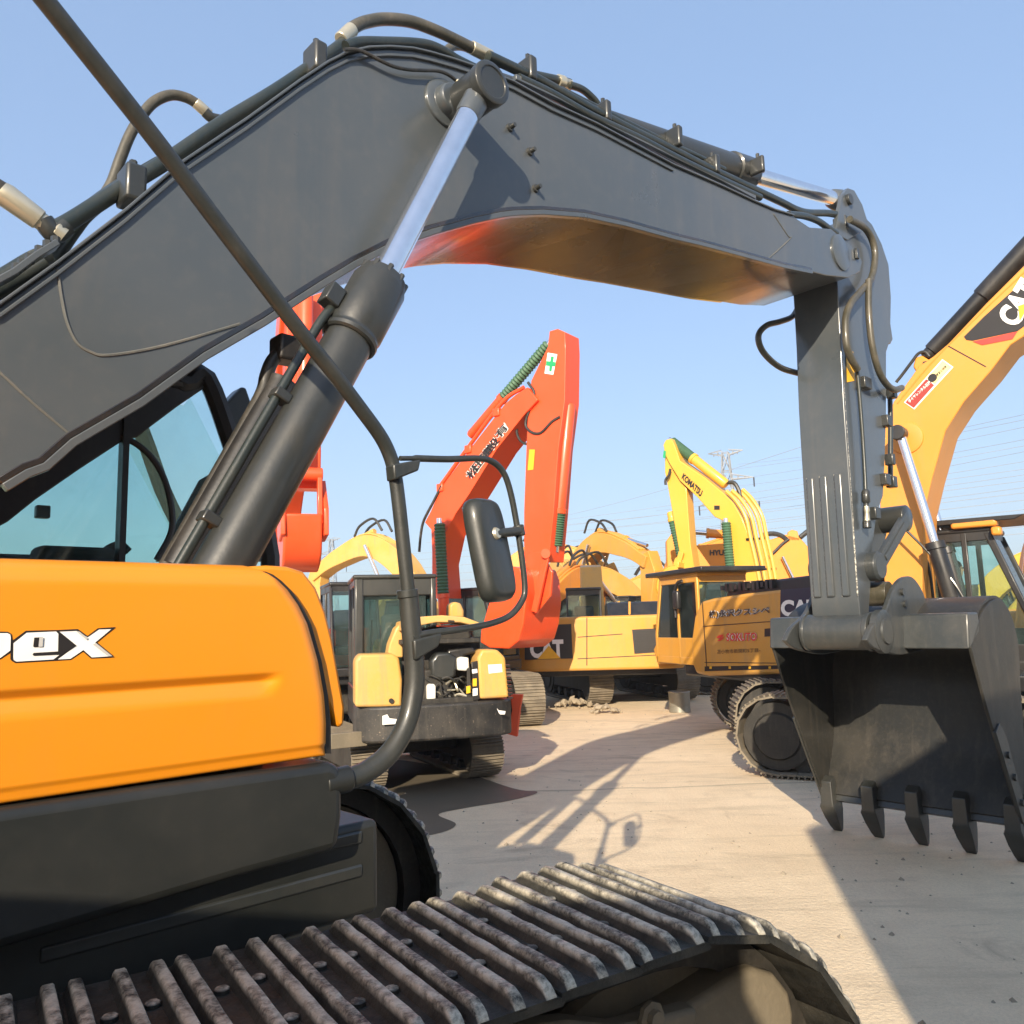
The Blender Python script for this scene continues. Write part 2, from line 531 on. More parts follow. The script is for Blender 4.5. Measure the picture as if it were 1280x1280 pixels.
dec('letter_counter', Z8([(330, 368), (590, 353), (700, 330), (590, 385), (330, 398), (318, 385)]), MT['ink'], PANEL, RP, .0065)
dec('letter_counter', Z8([(584, 168), (756, 296), (590, 400), (575, 380)]), MT['ink'], PANEL, RP, .0068)
dec('letter_shade', Z8([(750, 152), (785, 156), (868, 222), (855, 240)]), MT['greyv'], PANEL, RP, .008)
dec('letter_shade', Z8([(948, 268), (1115, 402), (1070, 402), (918, 285)]), MT['greyv'], PANEL, RP, .008)

gk = [(300, 712), (332, 714.5), (341, 718), (352, 726), (365, 739), (378, 758), (389, 780), (402, 826), (410, 869), (413.5, 905), (414, 942), (300, 942)]
MB().prism(M, M.poly(gk, RP - .03), RP - .03, RP - .3).build('panel_gasket', MT['black'], EX)
# front edge strip behind the panel
rs = RP - .05
pts = [(290, 709), (335, 706.5), (360, 708), (380, 714), (396, 734), (408, 764), (417, 800), (425, 845), (432, 884), (431, 908), (421, 910), (405, 870), (290, 860)]
MB().prism(M, M.poly(pts, rs), rs, RP - .6).build('front_edge_strip', MT['body'], EX, bevel=.012)

# ---- charcoal skirt below, then the dark deck and steps
sk = [(-900, 1105), (0, 1011), (200, 982), (414, 953), (424, 957), (430, 968), (430, 1020), (425, 1060), (415, 1066), (300, 1098), (0, 1190), (-700, 1400)]
rk = RP + .015
MB().prism(M, M.poly(sk, rk), rk, RP - .5).build('side_skirt', MT['skirt'], EX, bevel=.028, seg=3)
zs_ = M.hit(425, 1060, RP)[1]
MB().box(M, -2.7, 1.0, RP - .42, -1.35, zs_ - .10, zs_ + .02).build('house_deck', MT['grime'], EX, bevel=.01)
MB().box(M, -2.6, -.7, -.35, -1.35, zs_ + .02, 2.25).build('rear_house', MT['body'], EX, bevel=.04)
MB().box(M, -2.6, .82, RP - .6, -.33, zs_ + .02, 1.95).build('engine_bay', MT['grime'], EX, bevel=.02)
MB().plan(M, [(-3.3, -1.3), (-3.45, 0), (-3.3, RP - .04), (-2.72, RP), (-2.72, -1.35)], zs_, 2.3).build('counterweight', MT['greymatte'], EX, bevel=.06, seg=3)
b0 = M.hit(469, 1022, RP - .1); b1 = M.hit(469, 1138, RP - .1)
sb = MB().box(M, .1, b0[0], RP - .08, RP - .62, b1[1], b0[1]).build('step_box', MT['skirt'], EX, bevel=.02, seg=3)
for y0, y1 in ((1050, 1062), (1094, 1106)):
    za, zb = M.hit(440, y1 + 6, RP)[1], M.hit(440, y0, RP)[1]
    MB().box(M, .35, b0[0] - .06, RP - .075, RP - .12, za, zb).build('step_tread', MT['greymatte'], sb, bevel=.008)
MB().cyl(M.w(-.5, -.1, .95), M.w(-.5, -.1, zs_ - .15), .62, n=40).build('swing_bearing', MT['grime'], EX, bevel=.02)

# ---- handrail with its mirror
lowr = .033; upr = .0235
r_rail = lambda x, y: RP - .02 if y > 560 else RP - .02 + (560 - y) / 560 * .22
lower = [(424, 975), (440, 972), (462, 962), (488, 940), (508, 905), (517, 865), (518, 830), (514, 785), (510, 738)]
upper = [(511, 745), (505, 690), (498, 625), (493, 590), (486, 566), (474, 543), (450, 510), (415, 464), (378, 418), (275, 282), (192, 172), (52, -5), (-80, -170)]
RAIL = MB().tube(tp(lower, r_rail), lowr, 16, 8).build('handrail', MT['railblack'], EX)
MB().tube(tp(upper, r_rail), upr, 16, 8).build('rail_upper_tube', MT['railblack'], RAIL)
MB().cyl(M.px(510, 747, RP - .02), M.px(509, 737, RP - .02), lowr + .002, n=24).build('rail_sleeve', MT['railblack'], RAIL, bevel=.003)
e0, e1 = M.px(418, 977, RP - .02), M.px(436, 973, RP - .02)
MB().cyl(e0 - (e1 - e0) * .8, e1, lowr + .006, n=24).build('rail_foot', MT['skirt'], RAIL, bevel=.004)
ML = [(500, 573), (520, 573), (560, 574), (598, 573), (617, 578), (630, 592), (638, 615), (645, 650), (652, 695), (656, 735), (652, 752), (638, 769), (615, 779), (580, 786), (535, 792), (515, 797)]
mirz = RP + .0
MIR = MB().tube(tp(ML, mirz), .0115, 12, 6, rfun=lambda t: .0085 if t < .06 else .0118).build('mirror_arm', MT['railblack'], RAIL)
for (x0, y0, x1, y1, x2, y2, x3, y3) in ((492, 580, 527, 574, 524, 588, 494, 600), (518, 800, 553, 791, 549, 808, 520, 826)):
    MB().prism(M, M.poly([(x0, y0), (x1, y1), (x2, y2), (x3, y3)], mirz + .02), mirz + .02, mirz - .03).build('mirror_bracket', MT['railblack'], RAIL, bevel=.006)
# mirror head: a rounded box turned to face the cab
mc = M.px(613, 687, mirz)
n_ = Vector((.86, -.51, 0)).normalized(); w_ = Vector((.51, .86, 0)); up_ = Vector((-.17, .03, 1)).normalized()
n_ = (n_ - up_ * n_.dot(up_)).normalized(); w_ = up_.cross(n_)
mb = MB()
prof = [(-.034, .86, .94), (-.028, .96, .985), (-.01, 1, 1), (.012, .97, .985), (.03, .84, .92), (.036, .72, .85)]
hw, hh = .098, .188
R_ = []
for d, sx, sy in prof:
    ring = []
    for k in range(48):
        a = 2 * math.pi * k / 48; c, s = math.cos(a), math.sin(a)
        e = .42
        ring.append(mb.b.verts.new(mc + n_ * d + w_ * hw * sx * math.copysign(abs(c) ** e, c) + up_ * hh * sy * math.copysign(abs(s) ** e, s)))
    R_.append(ring)
mb.rings(R_)
MH = mb.build('mirror_head', MT['railblack'], RAIL, angle=60)
mb = MB(); mb.boxv(mc - n_ * .036, n_ * .002, w_ * hw * .75, up_ * hh * .86); mb.build('mirror_glass', MT['mirrorglass'], MH, bevel=.001)
c0 = M.px(649, 664, mirz)
MB().cyl(mc + n_ * .03 + up_ * .05, c0 + n_ * .004, .017, n=20).build('mirror_clamp', MT['railblack'], MH, bevel=.004)
MB().cyl(c0 - up_ * .018 , c0 + up_ * .022, .021, n=20).build('mirror_clamp', MT['railblack'], MH, bevel=.004)
MB().lathe(mc + n_ * .03 + up_ * .05, n_, [(0, .024), (.01, .022), (.016, .018)]).build('clamp_collar', MT['zinc'], MH)

# ---- boom
BR = .38
top = [(0, 383), (74, 330), (158, 265), (227, 206), (309, 151), (375, 103), (410, 80), (434, 68), (460, 62), (486, 61), (515, 63), (537, 68), (565, 76), (592, 85), (640, 104), (689, 131), (744, 156), (840, 207), (900, 233), (943, 253), (967, 263), (991, 270), (1012, 284), (1039, 286)]
bot = [(1032, 344), (1012, 339), (977, 332), (926, 318), (874, 304), (840, 296), (778, 279), (727, 268), (675, 264), (640, 265), (623, 267), (589, 274), (537, 288), (486, 305), (440, 328), (400, 352), (361, 377), (326, 400), (251, 443), (172, 500), (86, 550), (52, 580), (30, 588), (0, 606)]
tpz, bpz = M.poly(top, BR), M.poly(bot, BR)
foot = [(bpz[-1][0] - .28, bpz[-1][1] - .22), (bpz[-1][0] - .62, bpz[-1][1] - .40), (bpz[-1][0] - .80, bpz[-1][1] - .30), (bpz[-1][0] - .82, bpz[-1][1] - .06), (bpz[-1][0] - .62, bpz[-1][1] + .12)]
nose = M.poly([(1060, 304), (1072, 316), (1078, 327), (1075, 340), (1060, 347)], BR)
BOOM = MB().prism(M, tpz + nose + bpz + foot, BR, -BR).build('boom', MT['grey'], EX, bevel=.006)


def band(poly, t, r0, r1, side):
    """a plate of thickness t following a polyline on its +/- side"""
    out = []
    for i, (q, z) in enumerate(poly):
        a, b = poly[max(0, i - 1)], poly[min(len(poly) - 1, i + 1)]
        d = Vector((b[0] - a[0], b[1] - a[1])).normalized()
        out.append((q - d.y * t * side, z + d.x * t * side))
    return poly, out


def strip(name, poly, t, r0, r1, side, mat, parent, bevel=.003):
    a, b = band(poly, t, r0, r1, side)
    mb = MB()
    for i in range(len(a) - 1):
        pass
    V = [[mb.b.verts.new(M.w(q, r, z)) for q, z in P] for P, r in ((a, r0), (b, r0), (b, r1), (a, r1))]
    for i in range(len(a) - 1):
        for k in range(4):
            mb.face([V[k][i], V[k][i + 1], V[(k + 1) % 4][i + 1], V[(k + 1) % 4][i]])
    mb.face([V[k][0] for k in range(4)]); mb.face([V[k][-1] for k in range(3, -1, -1)])
    return mb.build(name, mat, parent, bevel=bevel)


tb0 = (tpz[0][0] - .6, tpz[0][1] - .40)
strip('boom_top_plate', [tb0] + tpz[:-2], .010, BR + .016, -BR - .016, 1, MT['grey'], BOOM)
strip('boom_edge_bar', [tb0] + tpz[:-6], .012, BR + .012, BR - .03, 1, MT['grey'], BOOM).location.z -= .040
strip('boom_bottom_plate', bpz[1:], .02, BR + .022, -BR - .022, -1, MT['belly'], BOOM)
strip('boom_bottom_lip', bpz[1:], .026, BR + .024, BR - .01, 1, MT['grey'], BOOM)
for path in ([(72, 337), (77, 371), (84, 403), (96, 428), (113, 440), (137, 444), (206, 432), (300, 405)], [(-20, 448), (0, 465), (40, 502), (86, 541)], [(967, 268), (985, 295), (988, 298), (962, 322), (955, 325)]):
    MB().tube(tp(path, BR), .0055, 6, 5).build('weld_seam', MT['weld'], BOOM)
for x, y in ((637, 160), (662, 190), (669, 236)):
    p = M.px(x, y, BR); MB().lathe(p, M.R, [(0, .022), (.012, .02), (.014, .012), (.04, .011)], 12).build('boom_bolt', MT['greymatte'], BOOM)
bc = M.px(556, 130, BR)
MB().lathe(bc, M.R, [(-.01, .115), (.012, .113), (.02, .10), (.022, .075), (.06, .07), (.07, .062)], 40).build('boom_pin_boss', MT['grey'], BOOM, bevel=.002)
nb = M.px(1050, 316, BR)
MB().lathe(nb, M.R, [(-.01, .15), (.012, .148), (.02, .13)], 32).build('boom_nose_boss', MT['grey'], BOOM)
MB().boxv(M.px(1069, 318, BR) + M.R * .015, M.F * .02, M.R * .012, Vector((0, 0, .045))).build('pin_lock', MT['greymatte'], BOOM, bevel=.004)
# small hoses and grease lines on the boom side
MB().tube(tp([(430, 62), (444, 62), (457, 66), (474, 75), (492, 83), (511, 87), (530, 88), (549, 89), (563, 95), (576, 106)], BR + .03), .008, 8).build('grease_line', MT['hose'], BOOM)
MB().cyl(M.px(571, 101, BR + .03), M.px(583, 113, BR + .05), .012, n=10).build('grease_fitting', MT['zinc'], BOOM)
for x, y, l in ((20, 340, 0), (27, 335, 0), (37, 328, 0), (49, 318, 0), (59, 311, 0), (69, 306, 0)):
    p = M.px(x, y + 1, BR - .02); MB().cyl(p, p + Vector((0, 0, .028)), .014, n=6).build('clamp_bolt', MT['greymatte'], BOOM)
strip('clamp_rail', M.poly([(-30, 372), (20, 345), (48, 324), (74, 308)], BR - .02), .02, BR, BR - .06, 1, MT['grey'], BOOM)

# pipes and hoses over the boom
pr = .12


def pipe(name, pts, r, rr, mat, n=12, res=6, parent=BOOM):
    return MB().tube(tp(pts, r), rr, n, res).build(name, mat, parent)


pipe('hydraulic_pipe', [(62, 289), (90, 275), (151, 236), (206, 203), (275, 156), (344, 114), (400, 76), (425, 58), (432, 50)], pr, .029, MT['pipe'])
pipe('hydraulic_pipe', [(20, 372), (60, 330), (90, 288), (110, 264), (148, 236), (200, 205)], pr - .12, .030, MT['pipe'])
pipe('hydraulic_pipe', [(-60, 382), (0, 350), (40, 326), (60, 318)], pr + .1, .030, MT['pipe'])
pipe('hydraulic_pipe', [(-60, 398), (0, 362), (30, 345), (56, 330)], pr + .15, .026, MT['pipe'])
pipe('hydraulic_hose', [(434, 41), (446, 32), (460, 27), (482, 24), (513, 27), (544, 38), (570, 50), (590, 60)], pr, .029, MT['olivehose'], res=8)
MB().cyl(M.px(426, 50, pr), M.px(440, 37, pr), .034, n=14).build('hose_fitting', MT['zinc'], BOOM, bevel=.004)
MB().cyl(M.px(589, 59, pr), M.px(613, 71, pr), .034, n=14).build('hose_fitting', MT['zinc'], BOOM, bevel=.004)
pipe('hydraulic_pipe', [(610, 70), (640, 84), (675, 101), (709, 120), (744, 139), (788, 162), (840, 187), (881, 208), (926, 229), (977, 253), (995, 262), (1010, 266), (1039, 267), (1062, 274)], pr + .06, .029, MT['pipe'])
pipe('hydraulic_pipe', [(432, 58), (450, 53), (482, 53), (515, 54), (537, 57), (556, 65), (570, 74), (590, 84), (612, 94)], pr + .14, .024, MT['pipe'])
pipe('hydraulic_hose', [(556, 66), (566, 58), (580, 58), (596, 66), (625, 80)], pr - .2, .025, MT['olivehose'])
pipe('hydraulic_pipe', [(655, 90), (668, 94), (696, 100), (712, 104)], pr - .3, .028, MT['pipe'])
pipe('hydraulic_pipe', [(712, 106), (728, 112), (742, 124), (756, 140), (790, 158), (820, 168), (848, 178), (877, 188), (901, 195), (932, 199)], pr - .28, .024, MT['pipe'])
pipe('hydraulic_pipe', [(800, 163), (848, 183), (885, 193), (917, 204), (932, 210)], pr - .12, .024, MT['pipe'])
pipe('hydraulic_pipe', [(648, 98), (690, 118), (740, 146), (800, 174), (850, 200), (900, 224), (950, 247)], pr + .16, .026, MT['pipe'])
pipe('hydraulic_pipe', [(700, 112), (760, 142), (820, 172), (868, 194), (905, 212)], pr - .02, .022, MT['pipe'])
pipe('hydraulic_pipe', [(985, 268), (1005, 270), (1022, 276), (1035, 285), (1045, 292)], pr + .2, .026, MT['pipe'])
MB().lathe(M.px(697, 101, pr - .3), M.px(722, 110, pr - .3) - M.px(697, 101, pr - .3), [(0, .04), (.05, .042), (.06, .034), (.12, .034)], 14).build('hose_fitting', MT['zinc'], BOOM)
MB().tube(tp([(128, 248), (140, 228), (150, 200), (162, 170), (175, 148), (192, 128), (213, 119), (232, 122), (247, 130)], pr - .2), .021, 12, 8).build('hydraulic_hose', MT['olivehose'], BOOM)
MB().cyl(M.px(244, 128, pr - .2), M.px(262, 144, pr - .2), .024, n=10).build('hose_fitting', MT['zinc'], BOOM, bevel=.004)
MB().tube(tp([(256, 140), (264, 147), (275, 150)], pr - .15), .022).build('hose_elbow', MT['greymatte'], BOOM)
MB().tube(tp([(-60, 205), (-30, 220), (4, 240)], pr), .032).build('hydraulic_hose', MT['hose'], BOOM)
MB().lathe(M.px(0, 239, pr), M.px(60, 283, pr) - M.px(0, 239, pr), [(0, .036), (.02, .04), (.13, .036), (.135, .031), (.18, .031), (.185, .037), (.215, .037)], 12).build('hose_fitting', MT['zinc'], BOOM)
MB().tube(tp([(54, 276), (68, 292), (82, 283)], pr), .034, 10, 4).build('hose_elbow', MT['greymatte'], BOOM, bevel=0)
for x, y, a, b in ((388, 74, .05, .055), (160, 230, .06, .06), (652, 88, .045, .06), (746, 140, .04, .05), (836, 172, .04, .07), (883, 206, .045, .06), (940, 205, .03, .05), (1045, 278, .05, .05)):
    q, z = M.hit(x, y, pr)
    MB().box(M, q - a * .6, q + a * .6, pr + .10, pr - .02, z - .10, z + b * .62).build('pipe_clamp', MT['greymatte'], BOOM, bevel=.012)
    MB().cyl(M.w(q, pr + .05, z), M.w(q, pr + .05, z + b * .6 + .03), .014, n=6).build('clamp_bolt', MT['greymatte'], BOOM)
strip('pipe_bracket', M.poly([(645, 92), (700, 118), (760, 150), (840, 190), (905, 222), (945, 244)], .30), .03, .30, .27, -1, MT['grey'], BOOM)

# ---- boom cylinders, one each side
CRR = .585


def boom_cylinder(side):
    r = CRR * side
    ax = lambda x, y: M.hit(x, y, CRR)
    def P(x, y): q, z = ax(x, y); return M.w(q, r, z)
    dep = (M.px(283, 700, CRR) - CAM).dot(FWD); rb = 35.2 * dep / FPX
    p0, p1, pe = P(283, 700), P(432, 434), P(602, 113)
    d = (p1 - p0).normalized()
    lo = p0 - d * .45
    Lg = (P(437, 424) - lo).length
    cyl = MB().lathe(lo, d, [(0, rb * .75), (.02, rb * .98), (.05, rb), (Lg, rb)], 40).build('boom_cylinder', MT['greymatte'], EX, angle=30)
    Lt = (P(481, 346) - P(437, 424)).length
    g0 = P(437, 424)
    MB().lathe(g0 - d * .015, d, [(0, rb * 1.08), (.006, rb * 1.18), (.02, rb * 1.2), (.03, rb * 1.14), (.04, rb * 1.14), (.055, rb * 1.2), (Lt * .86, rb * 1.2), (Lt * .9, rb * 1.14), (Lt, rb * 1.05), (Lt + .002, rb * .65)], 40).build('cylinder_gland', MT['greymatte'], cyl, angle=30)
    for k in range(10):
        a = 2 * math.pi * k / 10; x = d.cross(M.R).normalized(); c = g0 + d * Lt * .88 + (x * math.cos(a) + M.R * math.sin(a)) * rb * 1.0
        MB().cyl(c, c + d * .035, .011, n=6).build('gland_bolt', MT['greymatte'], cyl)
    rr = rb * .56
    eye = P(602, 113)
    MB().cyl(g0 + d * Lt * .8, eye - d * .14, rr, n=32).build('cylinder_rod', MT['chrome'], cyl)
    MB().lathe(eye - d * .19, d, [(0, rr * 1.02), (.02, rr * 1.12), (.10, rr * 1.15), (.13, rr * 1.2)], 28).build('rod_eye', MT['grey'], cyl)
    MB().lathe(eye - M.R * side * .112, M.R * side, [(0, .092), (.14, .092), (.145, .098), (.185, .098), (.19, .09), (.192, .072), (.186, .07), (.186, 0)], 36).build('rod_eye_ring', MT['greymatte'], cyl, bevel=.002)
    q, z = ax(602, 113)
    MB().cyl(M.w(q, BR * side * .8, z), eye, .07, n=24).build('cylinder_pin', MT['grey'], cyl)
    # steel line along the barrel
    x = (M.R * side).cross(d).normalized()
    if x.y > 0: x = -x
    sgn = -1
    side_dir = (d.cross(M.R)).normalized(); side_dir = side_dir if side_dir.dot(M.F) < 0 else -side_dir
    l0 = lo + side_dir * (rb + .03) + d * .1; l1 = g0 + side_dir * (rb + .035) - d * .05
    MB().tube([l0, l0.lerp(l1, .3), l0.lerp(l1, .8), l1, l1 + d * .1 - side_dir * .01, l1 + d * .16 - side_dir * .03], .017, 10, 4).build('cylinder_line', MT['pipe'], cyl)
    MB().boxv(g0 + side_dir * (rb + .045) + d * .09, d * .04, side_dir * .03, M.R * .035).build('line_flange', MT['greymatte'], cyl, bevel=.006)
    for k in (.35, .75):
        c = l0.lerp(l1, k); MB().boxv(c - side_dir * .01, d * .018, side_dir * .03, M.R * .03).build('line_clamp', MT['greymatte'], cyl, bevel=.005)


boom_cylinder(1)

# ---- arm cylinder on top of the boom
ac0, ac1 = M.px(560, 98, .0), M.px(937, 218, .0)
acd = (ac1 - ac0).normalized()
AC = MB().lathe(ac0, acd, [(0, .09), (.05, .11), ((ac1 - ac0).length - .3, .11), ((ac1 - ac0).length - .29, .125), ((ac1 - ac0).length - .02, .125), ((ac1 - ac0).length, .11)], 32).build('arm_cylinder', MT['greymatte'], EX)
MB().cyl(ac1 - acd * .1, M.px(1058, 253, .0), .064, n=28).build('cylinder_rod', MT['chrome'], AC)
MB().lathe(M.px(1040, 248, 0), acd, [(0, .066), (.02, .085), (.14, .10), (.22, .10)], 24).build('rod_eye', MT['grey'], AC)
for k in range(9):
    a = 2 * math.pi * k / 9; x = acd.cross(M.R).normalized(); c = ac1 - acd * .05 + (x * math.cos(a) + M.R * math.sin(a)) * .115
    MB().cyl(c, c + acd * .06, .014, n=6).build('gland_bolt', MT['greymatte'], AC)

# ---- arm
AR_ = .20
arm = [(1046, 345), (1040, 318), (1044, 292), (1054, 284), (1062, 272), (1078, 268), (1090, 280), (1102, 304), (1111, 331), (1114, 372), (1113, 425), (1108, 440), (1108, 520), (1106, 580), (1104, 620), (1096, 642), (1090, 690), (1088, 740), (1086, 770), (1080, 785), (1076, 775), (1073, 745), (1068, 680), (1062, 600), (1058, 545), (1055, 500), (1051, 420)]
ARM = MB().prism(M, M.poly(arm, AR_), AR_, -AR_).build('arm', MT['grey'], EX, bevel=.008)
for r0 in (AR_ + .012, -AR_ + .02):
    MB().prism(M, M.poly([(1044, 292), (1049, 262), (1053, 244), (1060, 235), (1068, 238), (1078, 256), (1084, 275), (1076, 290), (1060, 300)], r0), r0, r0 - .035).build('arm_ear', MT['grey'], ARM, bevel=.004)
    MB().cyl(M.px(1060, 250, r0) , M.px(1060, 250, r0) + M.R * .03, .05, n=20).build('ear_pin', MT['greymatte'], ARM, bevel=.004)
MB().prism(M, M.poly([(1106, 392), (1113, 404), (1116, 424), (1113, 430), (1106, 428)], AR_ - .1), AR_ - .1, AR_ - .14).build('lifting_lug', MT['grey'], ARM, bevel=.004)
# wear bars down the face towards the cab
fz = lambda y: (lambda x: M.hit(x, y, AR_))(1055 + (y - 500) * (1073 - 1055) / 245 if y > 500 else 1055)
for rr in (.105, -.02, -.135):
    (qa, za), (qb, zb) = fz(590), fz(745)
    a, b = M.w(qa, rr, za), M.w(qb, rr, zb); d = (b - a).normalized(); nrm = d.cross(M.R).normalized(); nrm = nrm if nrm.dot(M.F) < 0 else -nrm
    mb = MB(); mb.boxv((a + b) / 2, d * (b - a).length / 2, M.R * .032, nrm * .022); mb.build('wear_bar', MT['grey'], ARM, bevel=.014, seg=3)
    mb = MB(); mb.tube([a + nrm * .004 - M.R * .033, (a + b) / 2 + nrm * .004 - M.R * .033, b + nrm * .004 - M.R * .033], .004, 6, 10); mb.build('scuffed_weld', MT['scuff'], ARM)
(qa, za), (qb, zb) = fz(475), fz(745)
MB().tube([M.w(qa - .004, AR_ - .004, za), M.w(*[(qa + qb) / 2 - .004, AR_ - .004, (za + zb) / 2]), M.w(qb - .004, AR_ - .004, zb)], .006, 6, 10).build('scuffed_weld', MT['scuff'], ARM)
cr = M.px(1092, 415, AR_)
dec('warning_plate', [(1057, 432), (1066, 440), (1068, 476), (1058, 478)], MT['yellowv'], ARM, AR_ + .002)
# pipes and hoses down the arm
pa = AR_ + .05
pipe('arm_hose', [(1062, 274), (1072, 279), (1083, 287), (1091, 302), (1094, 322), (1089, 348), (1076, 364), (1063, 380), (1057, 400), (1058, 430), (1064, 448), (1072, 462)], pa + .02, .030, MT['olivehose'], 14, 8, ARM)
pipe('arm_hose', [(1086, 350), (1086, 390), (1090, 430), (1098, 462), (1108, 480), (1118, 487), (1127, 485)], pa + .05, .029, MT['olivehose'], 14, 8, ARM)
pipe('arm_hose', [(998, 384), (990, 396), (975, 402), (958, 407), (948, 420), (954, 440), (975, 459), (1003, 468)], -AR_ - .05, .026, MT['olivehose'], 12, 8, ARM)
pipe('arm_pipe', [(1071, 460), (1074, 490), (1078, 540), (1081, 590), (1082, 614), (1083, 632)], pa, .016, MT['pipe'], 10, 4, ARM)
pipe('arm_pipe', [(1112, 486), (1113, 520), (1113, 560), (1113, 604)], pa - .1, .022, MT['pipe'], 10, 4, ARM)
MB().lathe(M.px(1082, 612, pa), M.px(1084, 660, pa) - M.px(1082, 612, pa), [(0, .022), (.02, .034), (.10, .034), (.12, .02), (.16, .026), (.24, .026), (.27, .034), (.32, .034)], 10).build('hose_fitting', MT['greymatte'], ARM)
MB().lathe(M.px(1083, 633, pa + .01), M.px(1084, 652, pa + .01) - M.px(1083, 633, pa + .01), [(0, .02), (.03, .024), (.05, .018), (.12, .024)], 10).build('hose_fitting', MT['zinc'], ARM)
for x, y, w in ((1078, 480, .07), (1105, 527, .05), (1103, 600, .05), (1110, 575, .03), (1112, 603, .04), (1112, 492, .04), (1090, 642, .05)):
    q, z = M.hit(x, y, AR_); MB().box(M, q - w, q + w, AR_ - .02, AR_ + .055, z - .05, z + .05).build('pipe_clamp', MT['greymatte'], ARM, bevel=.008)

# ---- bucket linkage and bucket
pe_ = M.hit(1050, 790, 0.0)
RB = .23
MB().lathe(M.w(pe_[0], -.285, pe_[1]), M.R, [(0, .12), (.004, .15), (.03, .155), (.034, .145), (.52, .145), (.524, .155), (.56, .155), (.565, .13)], 36).build('arm_end_boss', MT['grey2'], ARM, bevel=.003)
lk0, lk1 = M.hit(1128, 648, RB), M.hit(1093, 708, RB)
LK = MB().lathe(M.w(lk1[0], -RB - .06, lk1[1]), M.R, [(0, .1), (.006, .12), (2 * RB + .1, .12), (2 * RB + .12, .10)], 28).build('bucket_link', MT['grey2'], EX, bevel=.003)
MB().lathe(M.w(lk0[0], -RB - .05, lk0[1]), M.R, [(0, .10), (.006, .115), (2 * RB + .09, .115), (2 * RB + .1, .1)], 28).build('link_pin', MT['greymatte'], LK, bevel=.003)
for s in (RB + .03, -RB - .01):
    a, b = M.w(lk0[0], s, lk0[1]), M.w(lk1[0], s, lk1[1])
    MB().bar(a, b, .13, .05, M.R).build('link_plate', MT['grey2'], LK, bevel=.012)
    MB().bar(a.lerp(b, .15) + M.R * .027, a.lerp(b, .85) + M.R * .027, .05, .014, M.R).build('link_rib', MT['grey2'], LK, bevel=.004)
lk2 = M.hit(1106, 742, RB)
MB().cyl(M.w(lk2[0], -RB - .1, lk2[1]), M.w(lk2[0], RB + .04, lk2[1]), .10, n=26).build('link_pin', MT['olivehose'], LK, bevel=.004)
a, b = M.w(lk0[0], .0, lk0[1]), M.w(lk2[0], .0, lk2[1])
MB().bar(a, b, .26, .12, M.R).build('link_plate', MT['grey2'], LK, bevel=.02)

BW = .84
av = lambda L, R: tuple((u + v) / 2 for u, v in zip(M.hit(*L, -BW), M.hit(*R, BW)))
A0 = av((965, 776), (1210, 757)); A1 = av((965, 812), (1213, 806)); LIP = av((1021, 993), (1285, 1030))
print('bucket', A0, A1, LIP)
mx, mz = LIP[0] - A1[0], LIP[1] - A1[1]
ML_ = math.hypot(mx, mz); ux, uz = mx / ML_, mz / ML_          # down the mouth
nx, nz = -uz, ux                                                # into the bucket (forward)
if nx < 0: nx, nz = -nx, -nz
loc = lambda s, d: (A1[0] + ux * s + nx * d, A1[1] + uz * s + nz * d)
curve = [(0, 0), (-.06, .25), (-.06, .55), (.02, .82), (.18, 1.0), (.40, 1.06), (.62, 1.0), (.82, .82), (ML_ - .35, .48), (ML_ - .02, .02)]
cv = [(p.x, p.y) for p in catmull([Vector((a, b, 0)) for a, b in curve], 5)]
cv = [loc(a, b) for a, b in cv]
BK = strip('bucket', cv, .03, BW - .02, -BW + .02, 1, MT['bucketdark'], EX, bevel=.004)
for s in (-1, 1):
    r0, r1 = (BW - .025, BW) if s > 0 else (-BW, -BW + .025)
    sp = [loc(0, -.0)] + cv[1:-1] + [loc(ML_, .0), loc(ML_ * .92, -.02), loc(ML_ * .6, -.03), loc(ML_ * .3, -.03)]
    MB().prism(M, sp, r0, r1).build('side_plate', MT['bucketdark'], BK, bevel=.005)
    # side cutter / wear strip along the mouth edge
    MB().prism(M, [loc(ML_ * .45, -.045), loc(ML_ * .99, -.03), loc(ML_ * .99, .10), loc(ML_ * .55, .14), loc(ML_ * .45, .08)], r0 + .012 * s, r1 + .016 * s).build('side_cutter', MT['greymatte'], BK, bevel=.004)
    for k in (.62, .75, .9):
        q, z = loc(ML_ * k, .05); MB().cyl(M.w(q, (r1 if s > 0 else r0) + .014 * s, z), M.w(q, (r1 if s > 0 else r0) + .035 * s, z), .028, n=10).build('cutter_bolt', MT['greymatte'], BK)
